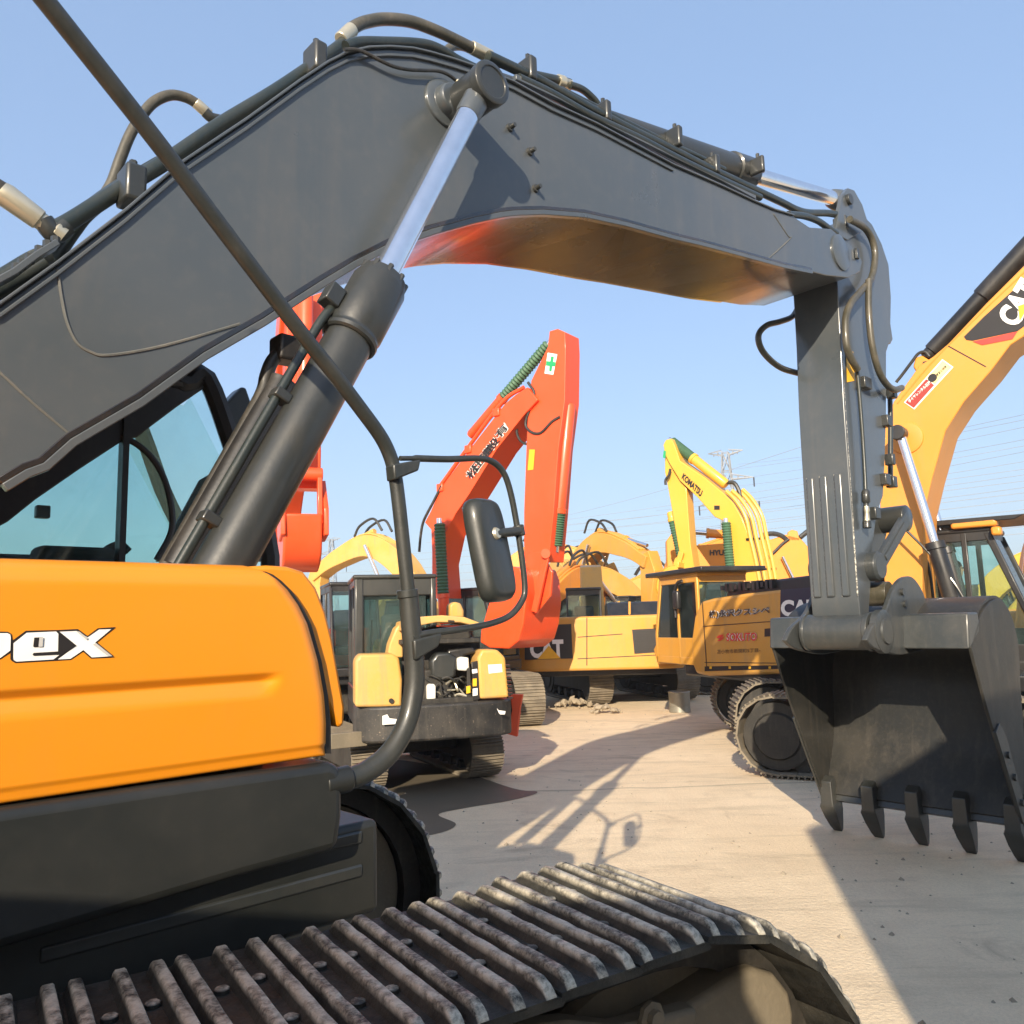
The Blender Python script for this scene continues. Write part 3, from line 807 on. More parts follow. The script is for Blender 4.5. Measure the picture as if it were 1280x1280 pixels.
# top beam across the mouth (two lengths, either side of the arm), and the hinge ears
band_t = (A0[0] - A1[0], A0[1] - A1[1])
tb = [loc(-.005, -.035), (A0[0] - nx * .035, A0[1] - nz * .035), (A0[0] + .20, A0[1] - .01), loc(-.03, .30), loc(.01, .25)]
MB().prism(M, tb, -BW, -.30).build('top_beam', MT['grey2'], BK, bevel=.016, seg=3)
MB().prism(M, tb, .33, BW).build('top_beam', MT['grey2'], BK, bevel=.016, seg=3)
tb2 = [loc(.02, .05), loc(-.08, .10), loc(-.14, .30), loc(-.04, .40)]
MB().prism(M, tb2, -.30, .33).build('top_beam', MT['grey2'], BK, bevel=.016, seg=3)
for s, w in ((.31, .045), (-.345, .045)):
    e = [(1076, 800), (1084, 782), (1100, 764), (1110, 738), (1122, 723), (1134, 722), (1146, 738), (1156, 765), (1172, 788), (1162, 806), (1125, 818), (1104, 816), (1086, 810), (1076, 800)]
    pe = [(v.x, v.y) for v in catmull([Vector((a_, b_, 0)) for a_, b_ in M.poly(e, .31)], 5)][:-1]
    MB().prism(M, pe, s, s + w).build('bucket_ear', MT['grey2'], BK, bevel=.008)
    if s > 0:
        q, z = M.hit(1050, 790, 0); MB().lathe(M.w(q, s, z), M.R, [(0, .17), (.05, .17), (.055, .15), (.058, .10), (.075, .095)], 28).build('ear_boss', MT['grey2'], BK)
        for x, y in ((1127, 740), (1130, 755)):
            p = M.px(x, y, s + w); MB().cyl(p, p + M.R * .02, .03, n=10).build('ear_bolt', MT['greymatte'], BK)
# lip and five teeth
strip('cutting_edge', [loc(ML_ - .30, .44), loc(ML_ + .03, -.01)], .045, BW + .01, -BW - .01, 1, MT['greymatte'], BK)
TT = loc(ML_ + .30, -.06)
for k in range(5):
    rr = -BW + .06 + (2 * BW - .12) * k / 4
    b0, b1 = loc(ML_ - .10, .0), loc(ML_ + .05, .0)
    mb = MB(); S = []
    for (s, d, w, th) in ((-.16, .06, .055, .05), (.02, .0, .060, .085), (.05, -.005, .072, .098), (.17, -.02, .066, .075), (.29, -.035, .052, .042), (.355, -.04, .042, .018)):
        c = loc(ML_ + s, d)
        S.append([mb.b.verts.new(M.w(c[0] + nx * tt, rr + ww, c[1] + nz * tt)) for ww, tt in ((-w, -th), (w, -th), (w, th), (-w, th))])
    mb.rings(S)
    tooth = mb.build('bucket_tooth', MT['greymatte'], BK, bevel=.008)
    c = loc(ML_ + .07, 0); MB().cyl(M.w(c[0], rr - .07, c[1]), M.w(c[0], rr + .07, c[1]), .018, n=10).build('tooth_pin', MT['greymatte'], tooth)

# ---- cab, on the far side of the boom
RC = -.42; RC2 = -1.42
zc0, zc1 = zs_ + .05, 3.24
qF = lambda x, y: M.hit(x, y, RC)
CAB = MB().prism(M, [(-.35, zc0), (1.5, zc0), (1.5, zc0 + .2), (-.35, zc0 + .2)], RC, RC2).build('cab', MT['black'], EX, bevel=.03)
f0, f1, f2 = qF(262, 470), qF(300, 572), qF(342, 695)
fr_top = (f0[0] - .10, zc1 - .1)
for r in (RC - .035, RC2 + .035):
    MB().tube([M.w(1.5, r, zc0 + .1), M.w(f2[0], r, f2[1]), M.w(f1[0], r, f1[1]), M.w(f0[0], r, f0[1]), M.w(fr_top[0], r, fr_top[1]), M.w(fr_top[0] - .2, r, zc1)], .045, 8, 4).build('cab_pillar', MT['black'], CAB)
    MB().box(M, -.35, -.25, r + .03, r - .03, zc0 + .1, zc1).build('cab_pillar', MT['black'], CAB, bevel=.02)
    pq = qF(157, 600)[0]
    if r > -1: MB().box(M, pq - .012, pq + .012, r + .03, r - .03, zc0 + .2, 2.95).build('cab_pillar', MT['black'], CAB)
    MB().box(M, -.3, 1.45, r + .04, r - .04, zc0 + .15, zc0 + .42).build('cab_sill', MT['black'], CAB, bevel=.02)
    MB().box(M, -.3, fr_top[0], r + .04, r - .04, zc1 - .13, zc1 - .02).build('cab_header', MT['black'], CAB, bevel=.02)
MB().box(M, -.4, fr_top[0] + .05, RC + .02, RC2 - .02, zc1 - .03, zc1 + .08).build('cab_roof', MT['black'], CAB, bevel=.04)
wz = lambda x, y: M.hit(x, y, RC - .02)
side = [(-.26, zc0 + .3), (1.45, zc0 + .3), (f2[0], f2[1]), (f1[0], f1[1]), (f0[0], f0[1]), (fr_top[0], zc1 - .2), (-.26, zc1 - .2)]
MB().prism(M, side, RC - .03, RC - .036).build('cab_window', MT['glass'], CAB)
MB().prism(M, side, RC2 + .036, RC2 + .03).build('cab_window', MT['glass'], CAB)
MB().quad(M.w(f2[0], RC - .04, f2[1]), M.w(f2[0], RC2 + .04, f2[1]), M.w(fr_top[0], RC2 + .04, fr_top[1]), M.w(fr_top[0], RC - .04, fr_top[1])).build('cab_window', MT['glass'], CAB)
MB().tube(tp([(150, 545), (172, 556), (192, 575), (207, 603), (215, 640), (213, 668), (196, 700)], RC - .03), .014, 8, 6).build('window_seal', MT['black'], CAB)
MB().prism(M, M.poly([(196, 702), (213, 668), (250, 600), (300, 570), (345, 702)], RC - .045), RC - .045, RC - .06).build('front_quarter_panel', MT['black'], CAB)
# seat, console, wiper and armrest inside
sx = M.hit(40, 680, -.9)
MB().box(M, sx[0] - .25, sx[0] + .30, -.68, -1.2, zc0 + .2, sx[1] - .06).build('cab_seat', MT['seat'], CAB, bevel=.06, seg=3)
MB().box(M, sx[0] - .34, sx[0] - .16, -.68, -1.2, zc0 + .3, sx[1] + .10).build('seat_back', MT['seat'], CAB, bevel=.07, seg=3)
ar = M.hit(75, 690, -.6)
MB().box(M, ar[0] - .1, ar[0] + .2, -.52, -.66, ar[1] - .12, ar[1] + .02).build('armrest', MT['seat'], CAB, bevel=.03, seg=3)
MB().tube(tp([(125, 697), (137, 686), (150, 682), (160, 690)], -.6), .02).build('control_lever', MT['seat'], CAB)
MB().boxv(M.px(53, 640, RC - .06), M.F * .025, M.R * .02, Vector((0, 0, .025))).build('window_latch', MT['black'], CAB, bevel=.006)
MB().box(M, sx[0] + .2, 1.3, -1.36, -1.30, zc0 + .55, zc0 + .60).build('door_rail', MT['black'], CAB)
# second mirror in front of the cab
mm = M.poly([(279, 507), (302, 483), (308, 484), (322, 525), (316, 540), (290, 560)], -.75)
mr = MB().prism(M, mm, -.75, -.86).build('cab_mirror', MT['railblack'], CAB, bevel=.012)
hz_ = [(-60, 640), (-60, 560), (86, 520), (200, 470), (262, 462), (266, 478), (222, 508), (190, 532), (172, 546), (155, 550), (100, 586), (45, 624), (10, 652), (-60, 690)]
MB().prism(M, M.poly(hz_, RC - .02), RC - .02, RC - .05).build('underside_stand_in', MT['black'], CAB, bevel=.006)  # added dark sheet standing in for the boom's dark underside
MB().tube(tp([(222, 712), (262, 640), (305, 563), (345, 492), (352, 478)], CRR - .30), .062, 14, 5).build('boom_hose_guard', MT['black'], BOOM)
MB().tube(tp([(205, 712), (245, 640), (290, 560), (326, 495), (333, 470), (340, 452), (352, 440)], CRR - .30), .026, 12, 5).build('boom_hose', MT['hose'], BOOM)
MB().boxv(M.px(358, 438, CRR - .3), M.F * .05, M.R * .05, Vector((0, 0, .05))).build('hose_flange', MT['black'], BOOM, bevel=.012)

# ---- undercarriage
TIPZ = CAMH - .718; GH = .033; ZT = TIPZ - GH; PITCH_T = .2143; SW = .648; ZB = .045
RT = (ZT - ZB) / 2; ZC = (ZT + ZB) / 2; TC = 1.05; TR = -3.0


def trackpath(s):
    """arc length s -> (q, z, tangent angle); s = q on the top run"""
    if s < TC: return s, ZT, 0.0
    a = (s - TC) / RT
    if a < math.pi: return TC + RT * math.sin(a), ZC + RT * math.cos(a), -a
    return TC - (s - TC - math.pi * RT), ZB, -math.pi


def shoe_mesh(seed):
    rnd = random.Random(seed)
    mb = MB(); b = mb.b; N = 16; topv = []
    ys = [-.5 + i / N for i in range(N + 1)]
    # base plate with turned-down rear lip
    prof = [(-.002, -.016), (.0, 0), (.02, .003), (.2, .003), (.214, -.002), (.222, -.012), (.215, -.018), (.02, -.016)]
    R = []
    for y in ys:
        R.append([b.verts.new((x - PITCH_T / 2, y * SW, z)) for x, z in prof])
    mb.rings(R)
    for gx in (.026, .112, .188):
        R = []; dent = rnd.uniform(-.35, .35); dw = rnd.uniform(.05, .12)
        for y in [-.5, -.496, -.485, -.47, -.44] + ys[1:-1] + [.44, .46, .475, .49, .497]:
            e = .5 - abs(y); k = min(1, max(.05, (e / .045) ** .6))
            if abs(y - dent) < dw * .5: k *= .93
            h = GH * k * rnd.uniform(.975, 1.01); j = rnd.uniform(-.0004, .0004)
            row = [b.verts.new((gx + dx + j - PITCH_T / 2, y * SW, z)) for dx, z in ((-.023, .0), (-.0140, h * .5), (-.0125, h * .88), (-.0090, h), (.0090, h), (.0125, h * .88), (.0140, h * .5), (.023, .0))]
            topv += row[2:6]
            R.append(row)
        mb.rings(R)
    for bx in (.070, .150):
        for by in (-.17, -.05, .05, .17)[rnd.choice((0, 0)):]:
            if abs(by) < .1: continue
            c = Vector((bx - PITCH_T / 2, by * SW * 1.0 + (.0 if bx < .1 else .012), .0))
            R = [[b.verts.new(c + Vector((rr * math.cos(a * math.pi / 4), rr * math.sin(a * math.pi / 4), z))) for a in range(8)] for z, rr in ((.0, .017), (.011, .017), (.014, .013))]
            topv += R[-1]
            mb.rings(R)
    bmesh.ops.recalc_face_normals(b, faces=b.faces)
    b.verts.index_update(); ids = {v.index for v in topv}
    me = bpy.data.meshes.new('track_shoe'); b.to_mesh(me); b.free()
    at_ = me.attributes.new('top', 'FLOAT', 'POINT')
    for i in range(len(me.vertices)): at_.data[i].value = 1.0 if i in ids else 0.0
    for p in me.polygons: p.use_smooth = True
    me.set_sharp_from_angle(angle=rad(50))
    me.materials.append(MT['shoe'])
    return me


SHOES = [shoe_mesh(i) for i in range(5)]


def track(rc, i0, i1):
    """rc: r of the track's centreline"""
    first = True
    for i in range(i0, i1):
        q, z, a = trackpath(PITCH_T * (i + .5))
        T = U.F * math.cos(a) + Vector((0, 0, math.sin(a))); N = Vector((0, 0, 1)) * math.cos(a) - U.F * math.sin(a)
        # the top run sags a little between the rollers
        sag = -.012 * math.sin(max(0, min(1, (q + .2) / 1.2)) * math.pi) if a == 0 else 0
        Wm = Matrix((( T.x, -U.R.x, N.x, 0), (T.y, -U.R.y, N.y, 0), (T.z, -U.R.z, N.z, 0), (0, 0, 0, 1)))
        Wm.translation = U.w(q, rc, z + sag + random.uniform(-.002, .002))
        o = bpy.data.objects.new('track_shoe', SHOES[(i * 3) % 5]); COL.objects.link(o)
        o.parent = EX
        o.matrix_basis = INV[EX.name] @ Wm @ Matrix.Rotation(random.uniform(-.012, .012), 4, 'X')
    # chain
    loop = [(TR, ZT - .02), (TC, ZT - .02)] + [(TC + (RT - .02) * math.sin(math.pi * k / 16), ZC + (RT - .02) * math.cos(math.pi * k / 16)) for k in range(1, 16)] + [(TC, ZB + .02), (TR, ZB + .02)]
    loop += [(TR - (RT - .02) * math.sin(math.pi * k / 16), ZC - (RT - .02) * math.cos(math.pi * k / 16)) for k in range(1, 16)]
    inner = [(TR + (q - TR) * 1.0 if TR <= q <= TC else (TC + (q - TC) * (1 - .1 / RT) if q > TC else TR + (q - TR) * (1 - .1 / RT)), ZC + (z - ZC) * (1 - .1 / RT)) for q, z in loop]
    for dr in (-.12, .12):
        mb = MB(); n = len(loop)
        V = [[mb.b.verts.new(U.w(q, r, z)) for q, z in P] for P, r in ((loop, rc + dr - .035), (loop, rc + dr + .035), (inner, rc + dr + .035), (inner, rc + dr - .035))]
        for i in range(n):
            for k in range(4):
                mb.face([V[k][i], V[k][(i + 1) % n], V[(k + 1) % 4][(i + 1) % n], V[(k + 1) % 4][i]])
        mb.build('track_chain', MT['grime'], EX)
    ri = RT - .13
    MB().lathe(U.w(TC, rc - .1, ZC), U.R, [(-.03, .12), (-.03, .2), (0, .22), (.0, ri), (.03, ri + .01), (.05, ri - .03), (.15, ri - .03), (.17, ri + .01), (.2, ri), (.2, .22), (.23, .2), (.23, .12)], 40).build('idler_wheel', MT['dusty'], EX)
    F_ = MB().prism(U, [(TR + .3, .35), (.55, .35), (.75, .5), (.75, .78), (.5, .98), (TR + .3, .98)], rc - .16, rc + .16).build('track_frame', MT['dusty'], EX, bevel=.03)
    return F_


rcR = SW / 2; rcL = SW / 2 - 2.5
FRR = track(rcR, -14, 17)
track(rcL, -5, 16)
# guard at the front end of the track frame, outside the chain
ng = [U.hit(x, y, .50) for x, y in ((700, 1320), (770, 1300), (840, 1262), (880, 1238), (915, 1214), (938, 1208), (962, 1214), (980, 1236), (986, 1262), (985, 1330))]
MB().prism(U, ng, .52, .36).build('recoil_guard', MT['dusty'], FRR, bevel=.05, seg=4)
ng2 = [U.hit(x, y, .52) for x, y in ((640, 1275), (700, 1268), (760, 1275), (820, 1262), (858, 1252), (858, 1275), (820, 1340), (640, 1340))]
MB().prism(U, ng2, .56, .50).build('guide_guard', MT['dusty'], FRR, bevel=.012)
p = U.px(812, 1270, .56); MB().lathe(p, U.R, [(0, .035), (.012, .035), (.013, .02), (.03, .02)], 8).build('guard_bolt', MT['dusty'], FRR)
CBm = MB().plan(U, [(-1.9, -.35), (.35, -.35), (.75, -.05), (.75, .02), (-2.3, .02), (-2.3, -.02)], 1.02, 1.16).build('carbody', MT['dusty'], EX, bevel=.03)
MB().box(U, -1.7, .1, -1.7, -.1, .5, .95).build('carbody', MT['grime'], EX, bevel=.06)

HAZE = .0011
# ================================================================ machines behind
def undercarriage(root, T, half, gauge, sw, h, zlift=0.0, mat='trackbg', roll=True, n_gr=3):
    """T: frame of the tracks, centred under the machine. Two tracks, each belt > frame, sprocket, idler."""
    R = h / 2
    for s in (-1, 1):
        rc = s * gauge / 2
        L = 2 * half - 2 * R; per = 2 * L + 2 * math.pi * R
        n = int(round(per / (.19 * h / .95))); p = per / n
        mb = MB()
        for i in range(n):
            d = (i + .5) * p
            if d < L: q, z, a = -L / 2 + d, h, 0.0
            elif d < L + math.pi * R:
                t = (d - L) / R; q, z, a = L / 2 + R * math.sin(t), R + R * math.cos(t), -t
            elif d < 2 * L + math.pi * R: q, z, a = L / 2 - (d - L - math.pi * R), 0.0, -math.pi
            else:
                t = (d - 2 * L - math.pi * R) / R; q, z, a = -L / 2 - R * math.sin(t), R - R * math.cos(t), -math.pi - t
            Tn = T.F * math.cos(a) + Vector((0, 0, math.sin(a))); N = Vector((0, 0, math.cos(a))) - T.F * math.sin(a)
            c = T.w(q, rc, z + zlift + .02)
            mb.boxv(c - N * .03, Tn * p * .485, T.R * sw / 2, N * .012)
            for g in range(n_gr):
                mb.boxv(c - N * .005 + Tn * p * (-.36 + .36 * g * 2 / (n_gr - 1)) , Tn * p * .055, T.R * sw / 2, N * .016)
        tr = mb.build('track', MT[mat], root, angle=30)
        k = R / .475
        MB().prism(T, [(-L / 2, .3 * h), (L / 2, .3 * h), (L / 2 + .1, .5 * h), (L / 2, .78 * h), (-L / 2, .78 * h)], rc - sw * .22, rc + sw * .22).build('track_frame', MT['grime'], tr, bevel=.02)
        for e, nm in ((-1, 'sprocket'), (1, 'idler')):
            c = T.w(e * L / 2, rc - sw * .3, R + zlift)
            MB().lathe(c, T.R, [(-.02, R * .25), (-.02, R * .55), (.02, R * .6), (.02, R * .84), (sw * .58, R * .84), (sw * .58, R * .6), (sw * .64, R * .55), (sw * .64, R * .25)], 24).build(nm, MT['grime'], tr)
        for i in range(6):
            q = -L / 2 + L * (i + .5) / 6
            MB().cyl(T.w(q, rc - sw * .2, .16 * h), T.w(q, rc + sw * .2, .16 * h), .11 * h, n=14).build('track_roller', MT['grime'], tr)
    MB().box(T, -half * .4, half * .4, -gauge / 2 + sw * .2, gauge / 2 - sw * .2, .5 * h, .95 * h).build('carbody', MT['grime'], root, bevel=.05)
    MB().cyl(T.w(0, 0, .9 * h), T.w(0, 0, 1.12 * h), .45, n=24).build('swing_bearing', MT['grime'], root)


def cab(root, f, q0, q1, r0, r1, z0, z1, mat, lean=.28, gl='darkglass', seat=True, fr='black'):
    """r0 outer side, r1 inner side. pillars and rails, four panes, roof, seat."""
    s = 1 if r1 > r0 else -1
    H = z1 - z0
    c = MB().box(f, q0, q1, r0, r1, z0, z0 + H * .09).build('cab', MT[mat], root, bevel=.02)
    zw = z0 + H * .34
    top = q1 - lean
    for r in (r0, r1):
        ri = r + .05 * (s if r == r0 else -s)
        a, b = min(r, ri), max(r, ri)
        MB().prism(f, [(q0, z0), (q0 + .09, z0), (q0 + .09, z1), (q0, z1)], a, b).build('cab_pillar', MT[fr], c, bevel=.015)
        MB().prism(f, [(q1 - .08, z0), (q1, z0), (q1, zw), (top + .02, z1 - .04), (top - .08, z1 - .04), (q1 - .08, zw)], a, b).build('cab_pillar', MT[fr], c, bevel=.015)
        qm = q0 + (q1 - q0) * .45
        MB().box(f, qm - .035, qm + .035, a, b, z0, z1 - .02).build('cab_pillar', MT[fr], c, bevel=.01)
        MB().box(f, q0 + .05, q1 - .04, a + .004, b - .004, z0 + .02, z0 + H * (.20 if r == r1 else .30)).build('door_panel', MT[mat], c, bevel=.01)
        MB().box(f, q0 + .05, top, a + .004, b - .004, z1 - .14, z1 - .01).build('cab_header', MT[fr], c, bevel=.01)
        rr = (a + b) / 2
        MB().prism(f, [(q0 + .06, z0 + H * .2), (q1 - .06, z0 + H * .2), (q1 - .05, zw), (top - .02, z1 - .1), (q0 + .06, z1 - .1)], rr - .004, rr + .004).build('cab_window', MT[gl], c)
    lo, hi = min(r0, r1) + .05, max(r0, r1) - .05
    MB().prism(f, [(q1 - .045, z0 + H * .1), (q1 - .035, z0 + H * .1), (q1 - .035, zw), (top + .005, z1 - .1), (top - .005, z1 - .1), (q1 - .045, zw)], lo, hi).build('cab_window', MT[gl], c)
    MB().box(f, q0 + .03, q0 + .04, lo, hi, z0 + H * .38, z1 - .12).build('cab_window', MT[gl], c)
    MB().box(f, q0, q0 + .06, lo - .05, hi + .05, z0, z0 + H * .38).build('cab_back', MT[mat], c, bevel=.015)
    MB().box(f, top - .12, top + .01, lo, hi, z1 - .13, z1 - .03).build('cab_header', MT[fr], c)
    MB().box(f, q0, q0 + .07, lo, hi, z1 - .14, z1 - .02).build('cab_header', MT[fr], c)
    MB().box(f, q0 - .02, top + .03, lo - .06, hi + .06, z1 - .03, z1 + .05).build('cab_roof', MT[mat], c, bevel=.03)
    if seat:
        m = (lo + hi) / 2; q = q0 + .35
        MB().box(f, q, q + .5, m - .25, m + .25, z0 + .35, z0 + .52).build('cab_seat', MT['seat'], c, bevel=.05)
        MB().box(f, q - .08, q + .1, m - .25, m + .25, z0 + .45, z0 + 1.2).build('seat_back', MT['seat'], c, bevel=.06)
    return c


def ribbed(p0, p1, r, n=14, amp=.012):
    p0, p1 = Vector(p0), Vector(p1); L = (p1 - p0).length
    return MB().lathe(p0, p1 - p0, [(L * i / (2 * n), r + (amp if i % 2 else -amp)) for i in range(2 * n + 1)], 18)


def ram(name, root, a, b, rb, frac, mat, rodmat='chrome', boot=None):
    a, b = Vector(a), Vector(b); c = a.lerp(b, frac); d = (b - a).normalized()
    o = MB().lathe(a, d, [(0, rb * .8), (.05, rb), ((c - a).length - .1, rb), ((c - a).length - .09, rb * 1.18), ((c - a).length, rb * 1.15), ((c - a).length + .005, rb * .6)], 22).build(name, MT[mat], root)
    MB().cyl(c - d * .05, b, rb * .55, n=16).build('cylinder_rod', MT[rodmat], o)
    if boot: ribbed(c, b - d * .12, rb * 1.0, boot).build('ribbed_boot', MT['boot'], o)
    return o


def limb(pts, widths):
    """outline of a bent box-section arm from its centre line"""
    L, Rr = [], []
    for i, (q, z) in enumerate(pts):
        a, b = pts[max(0, i - 1)], pts[min(len(pts) - 1, i + 1)]
        d = Vector((b[0] - a[0], b[1] - a[1])).normalized()
        w = widths[i] / 2
        L.append((q - d.y * w, z + d.x * w)); Rr.append((q + d.y * w, z - d.x * w))
    return L + Rr[::-1]


def smooth2(pts, res=5):
    return [(p.x, p.y) for p in catmull([Vector((a, b, 0)) for a, b in pts], res)]


def bucket(root, f, piv, ang, size, width, mat, name='bucket'):
    """piv: (q, z) of the hinge; ang: direction (deg) of the mouth from hinge to lip in the q-z plane"""
    a = rad(ang); u = (math.cos(a), math.sin(a)); v = (-math.sin(a), math.cos(a))
    loc = lambda s, d: (piv[0] + (u[0] * s + v[0] * d) * size, piv[1] + (u[1] * s + v[1] * d) * size)
    crv = smooth2([(0.0, .05), (-.05, .3), (.08, .62), (.35, .78), (.65, .7), (.88, .42), (1.0, .05)], 4)
    cv = [loc(s, d) for s, d in crv]
    inn = [loc(s * .94 + .02, d * .94) for s, d in crv]
    w = width / 2
    mb = MB()
    V = [[mb.b.verts.new(f.w(q, r, z)) for q, z in P] for P, r in ((cv, w), (cv, -w), (inn, -w), (inn, w))]
    for i in range(len(cv) - 1):
        for k in range(4): mb.face([V[k][i], V[k][i + 1], V[(k + 1) % 4][i + 1], V[(k + 1) % 4][i]])
    mb.face([V[k][0] for k in range(4)]); mb.face([V[k][-1] for k in range(3, -1, -1)])
    o = mb.build(name, MT[mat], root)
    for s in (w, -w + .03):
        MB().prism(f, cv + [loc(.5, -.03)], s - .03, s + .002).build('side_plate', MT[mat], o, bevel=.006)
    MB().bar(f.w(*((loc(0, .05)[0],) + (-w * .95,) + (loc(0, .05)[1],))), f.w(loc(0, .05)[0], w * .95, loc(0, .05)[1]), .14 * size, .14 * size).build('top_beam', MT[mat], o, bevel=.02)
    for e in (-.2, .2):
        MB().prism(f, [loc(-.02, .3), loc(-.22, .12), loc(-.22, -.02), loc(-.02, -.05), loc(.1, .1)], e * width - .025, e * width + .025).build('bucket_ear', MT[mat], o, bevel=.008)
    for k in range(5):
        r = -w + .06 + (2 * w - .12) * k / 4
        p = loc(.95, .06); q = loc(1.2, -.05)
        A, B = f.w(p[0], r, p[1]), f.w(q[0], r, q[1])
        MB().lathe(A, B - A, [(0, .06), ((B - A).length * .6, .055), ((B - A).length, .02)], 6).build('bucket_tooth', MT['greymatte'], o)
    return o


def pair_light(a, b):
    return a


# ---------------------------------------------------------------- orange machine in the middle
O1 = Frame(-1.62, 18.2, 128)
E1 = thing('excavator', O1, 'orange excavator with black Japanese lettering on its boom, behind the mirror', 'excavator')
T1 = Frame(-1.5, 18.2, 166)
undercarriage(E1, T1, 2.3, 2.5, .6, 1.0)
R1 = .34
ob = [(659, 484), (645, 493), (631, 505), (586, 563), (551, 610), (538, 640), (531, 653), (539, 662), (540, 690), (540, 748), (551, 748), (548, 705), (556, 668), (570, 641), (586, 618), (621, 561), (657, 516), (672, 500)]
BO = MB().prism(O1, O1.poly(ob, R1), R1, -R1).build('boom', MT['orange'], E1, bevel=.01)
oa = [(687, 414), (697, 411), (706, 415), (707, 436), (706, 500), (698, 560), (692, 640), (686, 702), (655, 702), (655, 640), (658, 559), (660, 512), (664, 476), (685, 433)]
AO = MB().prism(O1, O1.poly(oa, .26), .26, -.26).build('arm', MT['orange'], E1, bevel=.01)
MB().tube([O1.px(x, y, .27) for x, y in ((660, 478), (668, 492), (662, 512), (657, 530), (664, 540), (676, 541), (690, 527), (700, 521))], .03, 8).build('arm_hose', MT['hose'], AO)
MB().tube([O1.px(x, y, .2) for x, y in ((649, 526), (646, 540), (653, 553), (672, 557))], .028, 8).build('arm_hose', MT['hose'], AO)
o4 = lambda L, r, o=.01: [O1.px(x, y, r) + O1.R * o for x, y in L]
sg = decal('safety_sign', o4([(681, 467), (692, 468.5), (697, 443), (685, 441)], .26), MT['white'], AO)
decal('safety_cross', o4([(687, 464), (690, 464.5), (691, 458), (695, 458), (695.5, 453), (692, 452.5), (693, 446), (689.5, 445.5), (688.5, 452), (683.5, 451.5), (683, 457), (687.5, 457.5)], .26, .02), MT['greenv'], sg)
decal('warning_plate', o4([(660, 588), (667, 587), (669, 562), (662, 562)], .26), MT['yellowv'], AO)
sh = O1.R * .012
for ch, (x, y) in zip('松田建設有', ((591, 589.5), (599, 579.5), (607.5, 567), (616.5, 555), (627, 539))):
    a, b = Vector((4.6, -5.8, 0)), Vector((6.4, 4.2, 0))
    cs = [(x - a.x - b.x * .8, y - a.y + b.y * .8), (x + a.x * 0 - a.x * -1 - b.x * .8, y + a.y + b.y * .8), (x + a.x + b.x * .8, y + a.y - b.y * .8), (x - a.x + b.x * .8, y - a.y - b.y * .8)]
    cs = [(x - 4.0 + 3.0, y + 5.8 + 1.6), (x + 4.6 + 2.4, y - 5.4 + 2.4), (x + 1.6, y - 7.2), (x - 6.4, y + 2.6)]
    for mt, grow, of in (('white', 1.62, .012), ('ink', 1.45, .024)):
        cx, cy = sum(c[0] for c in cs) / 4, sum(c[1] for c in cs) / 4
        cc = [O1.px(cx + (u - cx) * grow, cy + (v - cy) * grow, R1) for u, v in cs]
        lettering('lettering', ch, cc, MT[mt], BO, bold=.06 if mt == 'white' else .02, off=O1.R * of)
ram('arm_cylinder', E1, O1.px(588, 545, 0), O1.px(690, 425, 0), .11, .42, 'orange', boot=20)
ram('bucket_cylinder', E1, O1.px(712, 505, .0), O1.px(694, 690, .0), .13, .74, 'orange', boot=14)
for rr in (.52, -.52):
    ram('boom_cylinder', E1, O1.px(556, 780, rr), O1.px(549, 648, rr), .12, .28, 'orange', boot=22)
bkp = [(640, 708), (626, 716), (612, 750), (601, 788), (600, 803), (612, 810), (636, 811), (648, 801), (654, 780), (657, 752), (655, 724), (650, 710)]
pz = O1.poly(bkp, .62)
BKO = MB().prism(O1, pz, .62, -.62).build('bucket', MT['orange'], E1, bevel=.03, seg=3)
for s in (.3, -.3):
    MB().prism(O1, O1.poly([(650, 735), (660, 690), (676, 690), (690, 715), (688, 745), (668, 770)], s), s, s - .06).build('bucket_ear', MT['orange'], BKO, bevel=.01)
MB().cyl(O1.px(682, 692, -.45), O1.px(682, 692, .5), .10, n=18).build('bucket_link', MT['orange'], E1, bevel=.01)
for s in (.42, -.38): MB().bar(O1.px(684, 692, s), O1.px(668, 765, s), .14, .06, O1.R).build('link_plate', MT['orange'], E1, bevel=.01)
MB().box(O1, -2.5, 1.2, -1.3, 1.3, 1.05, 1.25).build('house_deck', MT['black'], E1, bevel=.02)
MB().box(O1, -2.2, .2, -1.3, 1.3, 1.25, 2.05).build('engine_cover', MT['orange'], E1, bevel=.05)
MB().plan(O1, [(-2.2, -1.32), (-2.75, -1.1), (-2.95, 0), (-2.75, 1.1), (-2.2, 1.32)], 1.1, 2.1).build('counterweight', MT['black'], E1, bevel=.05)
cab(E1, O1, -.45, 1.15, -1.3, -.42, 1.2, 2.82, 'black')
MB().tube([O1.px(x, y, .36) for x, y in ((552, 607), (543, 625), (530, 650), (526, 668), (524, 690))], .03, 8).build('boom_hose', MT['hose'], BO)
for x, y in ((587, 562), (552, 610), (622, 516)):
    MB().boxv(O1.px(x, y, .3), O1.F * .09, O1.R * .08, Vector((0, 0, .09))).build('pipe_clamp', MT['orange'], BO, bevel=.02)
MB().tube([O1.px(x, y, .3) for x, y in ((655, 484), (628, 503), (584, 561), (550, 608))], .045, 8).build('boom_pipe', MT['orange'], BO)

